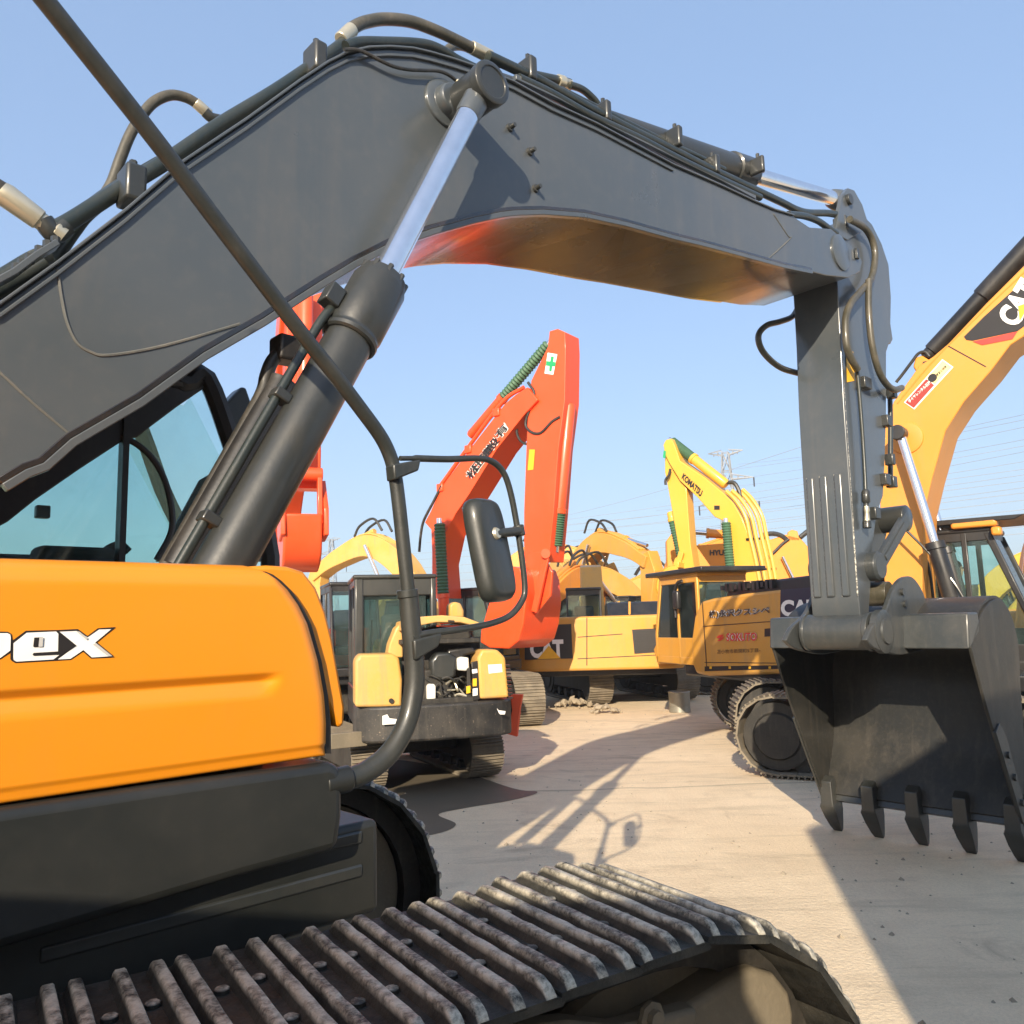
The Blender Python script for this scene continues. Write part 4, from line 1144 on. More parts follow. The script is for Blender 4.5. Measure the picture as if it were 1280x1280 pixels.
# ---------------------------------------------------------------- second orange machine, behind the boom cylinder
O2 = Frame(-4.15, 15.7, 160)
E2 = thing('excavator', O2, 'orange excavator mostly hidden behind the grey boom cylinder, bucket raised', 'excavator')
undercarriage(E2, Frame(-4.15, 15.7, 160), 2.2, 2.4, .6, 1.0)
MB().box(O2, -2.5, 1.3, -1.3, 1.3, 1.05, 1.25).build('house_deck', MT['black'], E2, bevel=.02)
MB().box(O2, -2.4, .2, -1.3, 1.3, 1.25, 2.05).build('engine_cover', MT['orange'], E2, bevel=.05)
cab(E2, O2, -.25, 1.45, -1.3, -.42, 1.2, 2.84, 'black', gl='glass')
# pose from the picture: bucket near (375, 660), arm rising behind the cylinder at x 340-385
qb = 5.0
aq = lambda x, y, q=qb: O2.hitq(x, y, q)
rb_, zb_ = aq(376, 622)
armtop = aq(372, 380)[1]
MB().prism(O2, limb([(qb + .05, zb_ + .1), (qb + .05, zb_ + 1.4), (qb - .05, armtop), (qb - .1, armtop + .55)], [.32, .5, .75, .4]), rb_ + .24, rb_ - .24).build('arm', MT['orange'], E2, bevel=.02)
MB().prism(O2, limb(smooth2([(.2, 1.9), (1.2, 4.0), (2.6, 5.0), (qb, armtop + .1)]), [.5] * 5 + [.85] * 6 + [.7] * 4 + [.45]), rb_ + .3, rb_ - .3).build('boom', MT['orange'], E2, bevel=.02)
ram('arm_cylinder', E2, O2.w(2.2, rb_, 5.6), O2.w(qb, rb_, armtop + .65), .11, .6, 'orange')
ram('bucket_cylinder', E2, O2.w(qb + .5, rb_, armtop), O2.w(qb + .45, rb_, zb_ + .35), .10, .7, 'orange')
w2 = .60
pl, pr2 = aq(343, 700), aq(404, 652)
ra_, rb2_ = aq(350, 690)[0], aq(397, 690)[0]; rc2 = (ra_ + rb2_) / 2; w2 = abs(ra_ - rb2_) / 2
zt2, zb2 = aq(404, 652)[1], aq(375, 716)[1]
hgt = zt2 - zb2
cv = [(qb - .55, zt2 - .1), (qb - .5, zt2 - .5 * hgt), (qb - .2, zb2 + .03), (qb + .1, zb2), (qb + .36, zb2 + .08), (qb + .5, zb2 + .3 * hgt), (qb + .56, zb2 + .6 * hgt), (qb + .58, zt2 + .03)]
BK2 = MB().prism(O2, cv, rc2 + w2, rc2 - w2).build('bucket', MT['orange'], E2, bevel=.03, seg=3)
for s in (-.30, .24):
    MB().prism(O2, [(qb + .2, zt2 - .3), (qb + .62, zt2 - .36 * hgt), (qb + .60, zt2 + .1), (qb + .25, zb_ + .2), (qb - .1, zb_ + .1), (qb - .1, zt2 - .2)], rb_ + s, rb_ + s + .06).build('bucket_ear', MT['orange'], BK2, bevel=.01)
MB().cyl(O2.w(qb + .4, rb_ - .24, zb_ + .25), O2.w(qb + .4, rb_ + .36, zb_ + .25), .09, n=18).build('bucket_link', MT['orange'], E2, bevel=.01)
for s in (-.20, .26): MB().bar(O2.w(qb + .4, rb_ + s, zb_ + .25), O2.w(qb + .5, rb_ + s, zt2 - .1), .13, .06, O2.R).build('link_plate', MT['orange'], E2, bevel=.01)

# ---------------------------------------------------------------- small mustard machine with its engine bay open
S = Frame(-1.69, 11.85, -14.5)
ES = thing('excavator', S, 'small faded yellow excavator with open engine bay and scratched black counterweight', 'excavator')
TSf = Frame(-1.72, 11.9, -27)
undercarriage(ES, TSf, 1.32, 1.62, .46, .66)
qr = -1.78
X = lambda x, y: S.hitq(x, y, qr)
rl, rr_ = X(446, 900)[0], X(645, 900)[0]
zt_, zb_s = X(545, 880)[1], X(545, 926)[1]
mid = (rl + rr_) / 2; hw_ = (rr_ - rl) / 2
plan = [(qr + .55, rl - .02), (qr + .22, rl), (qr + .06, rl + .18), (qr, mid - .35), (qr - .015, mid), (qr, mid + .35), (qr + .06, rr_ - .18), (qr + .22, rr_), (qr + .55, rr_ + .02)]
CWS = MB().plan(S, plan, zb_s, zt_).build('counterweight', MT['scratched'], ES, bevel=.035, seg=3)
for pts in ([(478, 895), (484, 893), (487, 898), (496, 899), (494, 905), (478, 906)], [(621, 885), (624, 892), (626, 891)], [(624, 888), (632, 889), (631, 893), (625, 893)]):
    decal('chalk_mark', [S.w(qr - .028, *S.hitq(x, y, qr - .03)) for x, y in pts], MT['white'], CWS)
MB().box(S, qr + .3, 1.3, rl + .05, rr_ - .05, zb_s + .05, zt_ - .05).build('house_deck', MT['grime'], ES, bevel=.02)


def rear_block(name, pts, depth, mat, bev=.05, q=qr):
    p = [S.hitq(x, y, q) for x, y in pts]
    mb = MB(); A = [mb.b.verts.new(S.w(q, r, z)) for r, z in p]; B = [mb.b.verts.new(S.w(q + depth, r, z)) for r, z in p]
    mb.face(A[::-1]); mb.face(B)
    for i in range(len(p)): mb.face([A[i], A[(i + 1) % len(p)], B[(i + 1) % len(p)], B[i]])
    return mb.build(name, mat if not isinstance(mat, str) else MT[mat], ES, bevel=bev, seg=3)


lp_ = rear_block('rear_panel', [(444, 884), (444, 826), (450, 818), (490, 817), (499, 822), (503, 850), (502, 884)], .5, 'mustard', .035, qr + .06)
kx = S.hitq(489, 876, qr + .05); MB().cyl(S.w(qr + .06, *kx), S.w(qr + .03, *kx), .03, n=12).build('panel_lock', MT['grime'], lp_)
rp_ = rear_block('rear_panel', [(600, 874), (597, 822), (602, 812), (622, 812), (632, 822), (637, 872)], .5, 'mustard', .035, qr + .06)
for i in range(9):
    y = 832 + i * 5
    a = S.hitq(631 + i * .4, y, qr + .09); b_ = S.hitq(637 + i * .4, y, qr + .09)
    MB().boxv(S.w(qr + .09, (a[0] + b_[0]) / 2, a[1]), S.R * .03, S.F * .05, Vector((0, 0, .011))).build('louvre', MT['ink'], rp_)
decal('data_label', [S.w(qr + .055, *S.hitq(x, y, qr + .055)) for x, y in ((611, 842), (628, 840), (627, 830), (610, 831))], MT['white'], rp_)
# engine bay
rear_block('engine_bay_wall', [(503, 884), (502, 800), (600, 796), (600, 876)], .02, 'grime', 0, qr + .62)
for nm, pts, dq, dep, mt, bv in (
        ('engine_block', [(508, 880), (506, 846), (520, 838), (548, 836), (566, 848), (570, 876)], .25, .3, 'grime', .03),
        ('air_cleaner', [(540, 848), (538, 826), (546, 816), (562, 815), (572, 822), (570, 846), (558, 852)], .2, .25, 'greymatte', .04),
        ('fuel_filter', [(534, 878), (533.5, 858), (536, 855), (543, 855), (545, 858), (545, 877)], .16, .1, 'offwhite', .03),
        ('coolant_bottle', [(572, 838), (571, 824), (576, 821), (586, 822), (587, 836), (583, 839)], .2, .15, 'offwhite', .02),
        ('battery_tray', [(505, 886), (505, 876), (598, 870), (598, 880)], .1, .4, 'grime', .01),
        ('bay_post', [(584, 876), (584, 836), (588, 834), (589, 876)], .12, .05, 'grime', .005),
        ('bay_post', [(592, 876), (590, 828), (598, 826), (600, 874)], .08, .06, 'ink', .005),
        ('bay_shelf', [(502, 806), (502, 800), (600, 797), (600, 803)], .15, .5, 'grime', .01),
        ('oil_cap', [(512, 829), (512, 824), (519, 823), (520, 828)], .2, .06, 'yellowv', .006),
        ('intake_duct', [(556, 830), (560, 812), (590, 808), (596, 816), (580, 820), (572, 832)], .3, .1, 'black', .03)):
    o = rear_block(nm, pts, dep, mt, bv, qr + dq)
for pts, mt in (([(591, 858), (596, 857.5), (596, 848), (591, 848.5)], 'yellowv'), ([(591, 870), (597, 869), (597, 860), (591, 861)], 'white'), ([(583, 867), (588, 866), (588, 857), (583, 858)], 'yellowv'), ([(590.5, 842), (597, 841), (596.5, 836), (590, 837)], 'white')):
    decal('bay_label', [S.w(qr + .075, *S.hitq(x, y, qr + .07)) for x, y in pts], MT[mt], ES)
for i in range(12):
    x0, y0 = random.uniform(508, 575), random.uniform(842, 874)
    P3 = [S.w(qr + random.uniform(.14, .28), *S.hitq(x0 + dx, y0 + dy, qr + .2)) for dx, dy in ((0, 0), (random.uniform(4, 12), random.uniform(-9, 0)), (random.uniform(10, 20), random.uniform(-4, 7)), (random.uniform(14, 26), random.uniform(0, 12)))]
    MB().tube(P3, random.uniform(.008, .018), 6, 4).build('engine_hose', MT[random.choice(['hose', 'grime', 'greymatte', 'zinc'])], ES)
# raised hood, cab frame, boom bracket
hp = [S.hitq(x, y, qr + .1) for x, y in ((502, 790), (506, 776), (540, 769), (575, 770), (603, 779), (604, 783), (575, 781), (540, 781), (508, 792))]
hood = rear_block('engine_hood', [(503, 789), (505, 777), (525, 771), (552, 769), (580, 771), (604, 780), (600, 784), (575, 778), (545, 778), (520, 783)], .9, 'mustard', .015, qr + .05)
decal('hood_label', [S.w(qr + .04, *S.hitq(x, y, qr + .04)) for x, y in ((560, 777.5), (568, 778), (568, 775.5), (560, 775))], MT['ink'], hood)
rear_block('engine_hood_liner', [(512, 806), (510, 792), (545, 783), (585, 785), (590, 796), (580, 806)], .5, 'grime', .03, qr + .3)
rear_block('boom_bracket', [(562, 772), (562, 756), (568, 752), (576, 754), (580, 763), (580, 772)], .3, 'mustard', .03, qr + 1.6)
rear_block('side_cowl', [(484, 822), (487, 805), (495, 785), (503, 778), (504, 822)], .4, 'mustard', .02, qr + .5)
cz0, cz1 = S.hitq(480, 845, -.6)[1], S.hitq(480, 719, -.6)[1]
cl, cr_ = S.hitq(442, 780, -.6)[0], S.hitq(546, 780, -.6)[0]
fx = [S.hitq(x, 780, -.6)[0] for x in (443, 455, 533, 546)]
CS = MB().box(S, -.6, .9, cl, cr_, zt_ - .1, zt_ + .15).build('cab', MT['greymatte'], ES, bevel=.02)
for q in (-.6, .82):
    for r0, r1 in ((fx[0], fx[1]), (fx[2] + .06, fx[3])):
        MB().box(S, q, q + .09, r0, r1, zt_, cz1 - .02).build('cab_pillar', MT['greymatte'], CS, bevel=.025)
    zb2_ = S.hitq(480, 745, -.6)[1]
    MB().box(S, q + .01, q + .08, fx[0] + .02, fx[3] - .02, zb2_, cz1 - .03).build('cab_header', MT['greymatte'], CS, bevel=.02)
    MB().box(S, q + .04, q + .05, fx[1], fx[2], zt_ + .2, zb2_).build('cab_window', MT['glass' if q < 0 else 'darkglass'], CS)
for r in (fx[0], fx[3] - .08):
    MB().box(S, -.5, .82, r + .01, r + .07, cz1 - .14, cz1 - .03).build('cab_header', MT['greymatte'], CS, bevel=.02)
    MB().box(S, .15, .22, r + .01, r + .07, zt_, cz1 - .1).build('cab_pillar', MT['greymatte'], CS, bevel=.02)
    MB().box(S, -.5, .82, r + .035, r + .042, zt_ + .2, cz1 - .14).build('cab_window', MT['darkglass'], CS)
MB().box(S, -.63, .93, cl - .01, cr_ + .01, cz1 - .05, cz1 + .01).build('cab_roof', MT['greymatte'], CS, bevel=.025)
sx0, sx1 = S.hitq(477, 800, -.2)[0], S.hitq(503, 800, -.2)[0]
MB().box(S, -.25, -.1, sx0, sx1, zt_ + .3, S.hitq(490, 768, -.2)[1]).build('seat_back', MT['seat'], CS, bevel=.05)
for x, y0, y1 in ((463, 820, 775), (508, 815, 770)):
    a = S.hitq(x, y0, .3); b_ = S.hitq(x + 2, y1, .3); MB().cyl(S.w(.3, *a), S.w(.3, *b_), .014, n=8).build('control_lever', MT['hose'], CS)
MB().prism(S, limb(smooth2([(1.2, 1.0), (2.2, 1.7), (3.2, 1.5), (3.9, .7)]), [.25] * 16), .12, -.12).build('boom', MT['mustard'], ES, bevel=.01)
MB().prism(S, limb([(3.9, .75), (3.3, .2)], [.22, .16]), .09, -.09).build('arm', MT['mustard'], ES, bevel=.01)
MB().box(TSf, 1.35, 1.45, -.95, .95, .05, .42).build('dozer_blade', MT['grime'], ES, bevel=.02)
MB().box(TSf, -1.5, -1.42, -1.35, -.9, .62, .8).build('tow_step', MT['dusty'], ES, bevel=.01)
pq = 8
pl_ = [at(x, y, 11.3) for x, y in ((638, 868), (653, 868), (650, 884), (646, 921), (622, 914), (636, 906), (640, 888))]
mb = MB(); A = [mb.b.verts.new(p) for p in pl_]; B = [mb.b.verts.new(p + Vector((.02, .06, 0))) for p in pl_]
mb.face(A[::-1]); mb.face(B)
for i in range(len(A)): mb.face([A[i], A[(i + 1) % len(A)], B[(i + 1) % len(A)], B[i]])
mb.build('side_guard', MT['orange'], ES, bevel=.006, label='orange red corner plate')

# ---------------------------------------------------------------- wide yellow machine seen from the rear
A_ = Frame(2.08, 21.4, 4)
EA = thing('excavator', A_, 'dusty yellow excavator seen from the rear with a dark rear grille', 'excavator')
undercarriage(EA, Frame(2.62, 22.4, -16), 2.1, 2.35, .62, 1.05)
qA = -2.55
Xa = lambda x, y, q=qA: A_.hitq(x, y, q)
l_, r_a = Xa(636, 800)[0], Xa(856, 800)[0]
za0, za1 = Xa(750, 838)[1], Xa(750, 770)[1]
CW = MB().plan(A_, [(qA + .8, l_ - .02), (qA + .3, l_), (qA + .08, l_ + .25), (qA, l_ + .6), (qA, r_a - .6), (qA + .06, r_a - .25), (qA + .22, r_a), (qA + .8, r_a + .02)], za0, za1).build('counterweight', MT['catyel'], EA, bevel=.06, seg=3)
dA = lambda nm, pts, mt, off, par=None: decal(nm, [A_.w(qA - off, *A_.hitq(x, y, qA - off)) for x, y in pts], MT[mt], par or CW)
gr = dA('rear_grille', [(793, 817), (849, 813), (848, 784), (790, 787)], 'ink', .004)
for i in range(10):
    a = A_.hitq(793, 790 + i * 3, qA - .01); b_ = A_.hitq(848, 787 + i * 2.9, qA - .01)
    MB().bar(A_.w(qA - .008, *a), A_.w(qA - .008, *b_), .01, .012, A_.F).build('grille_bar', MT['black'], gr)
dA('logo_plate', [(656, 825), (716, 823), (714, 780), (656, 782)], 'ink', .004)
a4 = [A_.w(qA - .008, *A_.hitq(x, y, qA - .008)) for x, y in ((663, 823), (705, 822), (704, 799), (662, 800))]
lettering('lettering', 'CAT', a4, MT['white'], CW, bold=.05)
dA('logo_triangle', [(672, 824), (701, 823), (686, 807)], 'yellowv', .014)
dA('panel_seam', [(733, 832), (734.2, 832), (734.2, 772), (733, 772)], 'ink', .004)
dA('panel_seam', [(722, 797), (778, 793), (778, 792), (722, 796)], 'ink', .004)
dA('lower_seam', [(722, 824), (848, 818), (848, 817), (722, 823)], 'ink', .004)
MB().box(A_, qA + .5, 1.4, l_ + .15, r_a - .15, za0 - .15, za0 + .2).build('house_deck', MT['black'], EA, bevel=.03)
MB().box(A_, qA + .75, .1, l_ + .1, r_a - .1, za0 + .1, za1 - .02).build('engine_cover', MT['catyel'], EA, bevel=.06)
hz = Xa(800, 752, -1.8)[1]
MB().prism(A_, [(-2.3, za1 - .05), (-.2, za1 - .05), (-.3, hz), (-1.9, hz)], Xa(758, 760, -1.5)[0], r_a - .15).build('engine_hood', MT['black'], EA, bevel=.06)
for x in (787, 833):
    a, b_ = A_.hitq(x, 770, -2.2), A_.hitq(x, 752, -2.2); MB().tube([A_.w(-2.2, *a), A_.w(-2.2, *b_)], .03, 8, 1).build('hood_hinge', MT['catyel'], EA)
cA0, cA1 = Xa(708, 760, -.3)[0], Xa(752, 760, -.3)[0]
cab(EA, A_, -.4, 1.2, cA0, cA1, 1.25, Xa(730, 737, -.3)[1], 'black', gl='glass')
MB().prism(A_, limb(smooth2([(.4, 1.9), (1.8, 3.2), (3.6, 2.9), (5.4, 1.4)]), [.5] * 5 + [.8] * 5 + [.6] * 5 + [.4]), .3, -.3).build('boom', MT['catyel'], EA, bevel=.02)

# ---------------------------------------------------------------- yellow machine with Japanese lettering
K = Frame(5.0, 14.0, -18)
EK = thing('excavator', K, 'amber excavator with black Japanese lettering on its side panel, left of the bucket', 'excavator')
TK = Frame(5.75, 13.85, 97)
undercarriage(EK, TK, 2.3, 2.5, .62, 1.06)
rK = -1.42
hk = lambda x, y: K.hit(x, y, rK)
q0K, q1K = hk(1036, 800)[0], hk(868, 800)[0]
pK = [(1036, 734), (1020, 736), (976, 737), (930, 742), (890, 748), (876, 752), (868, 770), (864, 800), (866, 832), (870, 842), (884, 845), (930, 844), (1000, 842), (1036, 841)]
PK = MB().prism(K, K.poly(pK, rK), rK, 1.3).build('engine_cover', MT['catyel'], EK, bevel=.05, seg=3)
dK = lambda nm, pts, mt, off=.006, par=None: decal(nm, [K.px(x, y, rK) - K.R * off for x, y in pts], MT[mt], par or PK)
dK('hood_panel', [(975.5, 772), (976, 737), (1030, 733), (1034, 734), (1034, 772)], 'navy')
c4 = lambda pts, off=.012: [K.px(x, y, rK) - K.R * off for x, y in pts]
lettering('lettering', 'CAT', c4([(977, 770), (1026, 772), (1026, 749), (977, 750)], .014), MT['white'], PK, bold=.05)
dK('logo_triangle', [(988, 771), (1010, 772), (999, 762)], 'yellowv', .02)
for mt, g, of in (('white', .07, .008), ('ink', .022, .020)):
    lettering('lettering', '株)永沢クスシペ', c4([(887, 774), (963.5, 768.5), (963, 757.5), (887, 763.5)], of), MT[mt], PK, bold=g)
lettering('lettering', 'SOKUTO', c4([(909, 801.5), (947, 801), (947, 790.5), (909, 791.5)], .010), MT['white'], PK, bold=.07)
lettering('lettering', 'SOKUTO', c4([(909, 801.5), (947, 801), (947, 790.5), (909, 791.5)], .018), MT['red'], PK, bold=.03)
dK('logo_mark', [(896, 797), (899, 794), (905, 793), (903, 796), (899, 798)], 'red', .010)
dK('logo_mark', [(897, 801), (900, 798.5), (906, 795), (904, 799), (900, 801.5)], 'red', .010)
lettering('lettering', '苫小牧市新開町5丁目-', c4([(897, 817.5), (951, 815), (951, 810), (897, 812)], .010), MT['ink'], PK)
for pts in ([(877.5, 750), (878.6, 750), (884.5, 838), (883.4, 838)], [(879, 783.5), (970, 776.8), (970, 776), (879, 782.5)], [(881, 828.5), (1000, 829.5), (1000, 828.7), (881, 827.6)]):
    dK('panel_seam', pts, 'ink')
dK('lower_band', [(881, 839), (1010, 835), (1010, 831), (881, 833)], 'ink', .005)
for x in (889, 913, 938, 963):
    dK('band_stud', [(x - 1.5, 836), (x + 1.5, 836), (x + 1.5, 833), (x - 1.5, 833)], 'yellowv', .012)
dK('service_flap', [(956, 796), (966, 795), (966, 785), (956, 786)], 'ink')
gz = K.hit(930, 742, rK)[1]
hv = MB().prism(K, [(hk(1034, 735)[0], gz - .05), (hk(898, 735)[0], gz - .05), (hk(903, 735)[0], K.hit(930, 730, rK + .2)[1]), (hk(1034, 735)[0], K.hit(980, 722, rK + .2)[1])], rK + .12, .9).build('engine_hood', MT['black'], EK, bevel=.04)
for i in range(12):
    x = 905 + i * 5.6; p = K.px(x, 735 - i * .5, rK + .1); MB().boxv(p, K.F * .035, K.R * .05, Vector((0, 0, .05 + (.02 if i % 3 else -.01)))).build('hood_fin', MT['black'], hv)
MB().box(K, q0K, 1.9, rK + .08, 1.3, 1.0, 1.3).build('house_deck', MT['black'], EK, bevel=.04)
zK1 = K.hit(880, 716, rK)[1]
ck = cab(EK, K, q1K - .15, q1K + 1.55, rK + .03, -.35, 1.2, zK1, 'catyel', gl='glass', fr='catyel')
rz = K.hit(900, 712, -.9)[1]
MB().box(K, q1K - .5, q1K + 1.65, rK - .08, -.15, zK1 + .03, zK1 + .12).build('cab_visor', MT['black'], EK, bevel=.02)
MB().tube([K.px(x, y, rK - .02) for x, y in ((845, 772), (843, 745), (846, 730), (852, 726))], .03, 8).build('cab_mirror_arm', MT['black'], EK)
MB().boxv(K.px(846, 750, rK - .05), K.F * .09, K.R * .05, Vector((0, 0, .17))).build('cab_mirror', MT['black'], EK, bevel=.03)
MB().prism(K, limb(smooth2([(.6, 1.8), (2.0, 2.4), (3.5, 2.1), (5.0, 1.2)]), [.5] * 5 + [.7] * 5 + [.5] * 5 + [.4]), .3, -.3).build('boom', MT['catyel'], EK, bevel=.02)

# ---------------------------------------------------------------- lemon yellow machine with the lettered boom
Kc = at(962, 752, 23.0)
Q = Frame(Kc.x, Kc.y, -52)
EQ = thing('excavator', Q, 'lemon yellow excavator whose lettered boom rises behind the amber one with Japanese lettering', 'excavator')
undercarriage(EQ, Frame(Q.o.x, Q.o.y, -70), 2.2, 2.4, .6, 1.0)
rQ = -.32
qb_ = [(829, 556), (832, 550), (839, 548), (843, 556), (850, 576), (881, 597), (906, 618), (917, 629), (928, 648), (936, 670), (943, 702), (950, 745), (953, 765), (921, 765), (917, 710), (912, 670), (904, 651), (893, 646), (872, 622), (850, 601), (842, 588), (836, 578), (831, 568)]
BQ = MB().prism(Q, Q.poly(qb_, rQ), rQ, -rQ).build('boom', MT['lemon'], EQ, bevel=.02)
lettering('lettering', 'KOMATSU', [Q.px(x, y, rQ) - Q.R * .02 for x, y in ((852, 598), (876, 621.5), (879, 613.5), (855, 591))], MT['ink'], BQ, bold=.04)
decal('safety_sign', [Q.px(x, y, rQ) - Q.R * .02 for x, y in ((829, 572), (832, 573), (833, 564), (830, 563))], MT['greenv'], BQ)
decal('data_plate', [Q.px(x, y, rQ) - Q.R * .02 for x, y in ((893, 637), (900, 637), (900, 632), (893, 632))], MT['ink'], BQ)
qa_ = [(831, 562), (836, 575), (846, 594), (858, 610), (860, 640), (863, 680), (868, 712), (853, 714), (849, 690), (842, 650), (835, 610), (831, 590)]
MB().prism(Q, Q.poly(qa_, rQ + .1), rQ + .1, -rQ - .1).build('arm', MT['lemon'], EQ, bevel=.02)
ram('arm_cylinder', EQ, Q.px(908, 606, 0), Q.px(836, 549, 0), .15, .58, 'lemon', boot=16)
ram('bucket_cylinder', EQ, Q.px(838, 640, 0), Q.px(852, 700, 0), .12, .2, 'lemon', boot=14)
for rr in (rQ - .2, -rQ + .2): ram('boom_cylinder', EQ, Q.px(918, 765, rr), Q.px(907, 648, rr), .13, .4, 'lemon', boot=20)
for i, (dx, dr) in enumerate(((0, .0), (7, .16), (14, .36), (20, .54))):
    MB().tube([Q.px(x + dx, y - dx * .1, rQ + dr) for x, y in ((908, 614), (920, 626), (932, 646), (938, 672), (945, 702), (952, 740))], .06, 8).build('boom_pipe', MT['lemon'], BQ)
for y, x in ((674, 936), (712, 945)):
    MB().bar(Q.px(x - 2, y, rQ - .05), Q.px(x + 24, y - 1, -rQ + .1), .10, .06).build('pipe_clamp', MT['black'], BQ)
MB().tube([Q.px(x, y, 0) for x, y in ((909, 603), (918, 604), (924, 614), (926, 622))], .06, 8).build('boom_hose', MT['hose'], BQ)
MB().tube([Q.px(x, y, rQ - .05) for x, y in ((838, 586), (836, 594), (832, 600), (832, 606))], .04, 8).build('arm_hose', MT['hose'], BQ)
pv = Q.hit(858, 706, 0)
bucket(EQ, Q, (pv[0], pv[1]), 250, 1.25, 1.2, 'lemon')
MB().bar(Q.px(852, 690, rQ), Q.px(846, 712, rQ), .16, .08, Q.R).build('link_plate', MT['lemon'], EQ, bevel=.01)
MB().box(Q, -2.6, 1.3, -1.3, 1.3, 1.05, 1.25).build('house_deck', MT['black'], EQ, bevel=.02)
MB().box(Q, -2.6, .2, -1.3, 1.3, 1.25, 2.0).build('engine_cover', MT['lemon'], EQ, bevel=.05)
cab(EQ, Q, -.3, 1.3, -1.3, -.4, 1.2, 2.85, 'black')

# ---------------------------------------------------------------- deep amber machine with the low boom
Hc = at(985, 752, 27.0)
HH = Frame(Hc.x, Hc.y, -84)
EH = thing('excavator', HH, 'deep amber excavator with a low level boom behind the lemon yellow boom', 'excavator')
undercarriage(EH, Frame(Hc.x, Hc.y, -84), 2.2, 2.4, .6, 1.0)
rH = -.36
hb = [(866, 682), (905, 679), (938, 676), (965, 674), (983, 668), (1000, 672), (1016, 690), (1024, 715), (1020, 745), (1000, 752), (985, 738), (960, 730), (930, 722), (900, 718), (866, 716)]
BH = MB().prism(HH, HH.poly(hb, rH), rH, -rH).build('boom', MT['hyu'], EH, bevel=.03)
lettering('lettering', 'HYUNDAI', [HH.px(x, y, rH) - HH.R * .03 for x, y in ((887, 694.5), (926, 694), (926, 687), (887, 687.5))], MT['ink'], BH, bold=.04)
ha = [(833, 676), (842, 664), (868, 672), (870, 716), (850, 722), (838, 712), (834, 712)]
MB().prism(HH, HH.poly(ha, rH + .1), rH + .1, -rH - .1).build('arm', MT['hyu'], EH, bevel=.03)
MB().prism(HH, HH.poly([(984, 676), (985, 665), (990, 662), (997, 664), (1000, 676)], rH), rH, rH + .1).build('boom_lug', MT['catorange'], BH, bevel=.02)
ram('arm_cylinder', EH, HH.px(905, 668, 0), HH.px(850, 664, 0), .15, .4, 'hyu')
MB().tube([HH.px(x, y, rH) for x, y in ((953, 669), (965, 667), (975, 669), (983, 674))], .08, 8).build('boom_hose', MT['hose'], BH)
MB().tube([HH.px(x, y, rH) for x, y in ((1000, 672), (1010, 664), (1020, 658), (1030, 654))], .08, 8).build('boom_hose', MT['hose'], BH)
MB().tube([HH.px(x, y, rH - .03) for x, y in ((957, 700), (968, 690), (978, 680), (986, 674))], .05, 8).build('boom_hose', MT['hose'], BH)
ram('boom_cylinder', EH, HH.px(997, 735, rH - .15), HH.px(978, 696, rH - .15), .10, .2, 'hyu')
MB().box(HH, -2.6, 1.3, -1.3, 1.3, 1.05, 1.9).build('engine_cover', MT['hyu'], EH, bevel=.04)
cab(EH, HH, -.2, 1.4, -1.3, -.4, 1.2, 2.6, 'black')

# ---------------------------------------------------------------- big amber machine on the right
Cc = at(1135, 765, 11.2)
Cf = Frame(Cc.x + .1, Cc.y, 130)
EC = thing('excavator', Cf, 'tall amber yellow excavator with a black cab, standing behind the dark bucket and arm', 'excavator')
undercarriage(EC, Frame(Cf.o.x, Cf.o.y, 118), 2.2, 2.45, .62, 1.02)
rC = .36
cb = [(1300, 316), (1280, 332), (1232, 380), (1186, 429), (1166, 446), (1148, 458), (1140, 470), (1117, 502), (1104, 540), (1100, 600), (1100, 680), (1110, 765), (1152, 768), (1153, 752), (1153, 700), (1155, 640), (1165, 598), (1182, 538), (1205, 502), (1239, 463), (1263, 431), (1280, 420), (1300, 402)]
BC = MB().prism(Cf, Cf.poly(cb, rC), rC, -rC).build('boom', MT['catorange'], EC, bevel=.012)
cq = lambda pts, off=.01: [Cf.px(x, y, rC) + Cf.R * off for x, y in pts]
dC = lambda nm, pts, mt, off=.006: decal(nm, cq(pts, off), MT[mt], BC)
dC('logo_panel', [(1205, 421), (1208, 425), (1216, 426), (1272, 414), (1298, 395), (1298, 344), (1272, 358), (1230, 396)], 'ink')
dC('red_stripe', [(1216, 427), (1272, 414.5), (1266, 424), (1228, 431.5)], 'red', .008)
for ch, pts in (('C', [(1258, 412), (1277, 403), (1263, 387), (1244, 398)]), ('A', [(1268, 400), (1285, 386), (1269, 366), (1252, 382)]), ('T', [(1280, 386), (1294, 372), (1279, 352), (1266, 368)])):
    pass
lettering('lettering', 'CAT', cq([(1271, 411), (1303, 364), (1276, 346), (1245, 397)], .014), MT['white'], BC, bold=.05)
dC('logo_triangle', [(1275, 402), (1273, 383), (1290, 377)], 'yellowv', .02)
dC('rental_sign', [(1130, 503), (1143, 512), (1192, 459), (1178, 449)], 'white')
dC('rental_sign', [(1132, 503), (1142.5, 510), (1168, 481.5), (1158, 474)], 'maroon', .010)
dC('rental_sign', [(1158.5, 473), (1169, 480.5), (1190, 459), (1178.5, 451)], 'cream', .010)
lettering('lettering', 'ダイヤレンタル石狩', cq([(1137.5, 504), (1164.5, 479), (1162, 475.5), (1134.5, 501)], .016), MT['white'], BC, bold=.03)
lettering('lettering', '豊富な機種', cq([(1172, 471), (1184, 459), (1182, 456.5), (1170, 468)], .016), MT['ink'], BC)
sc = Cf.px(1166, 472.5, rC); MB().cyl(sc + Cf.R * .012, sc + Cf.R * .02, .055, n=20).build('rental_sign_mark', MT['ink'], BC)
dC('panel_seam', [(1183, 432), (1184, 431), (1233, 458), (1232, 459)], 'black', .005)
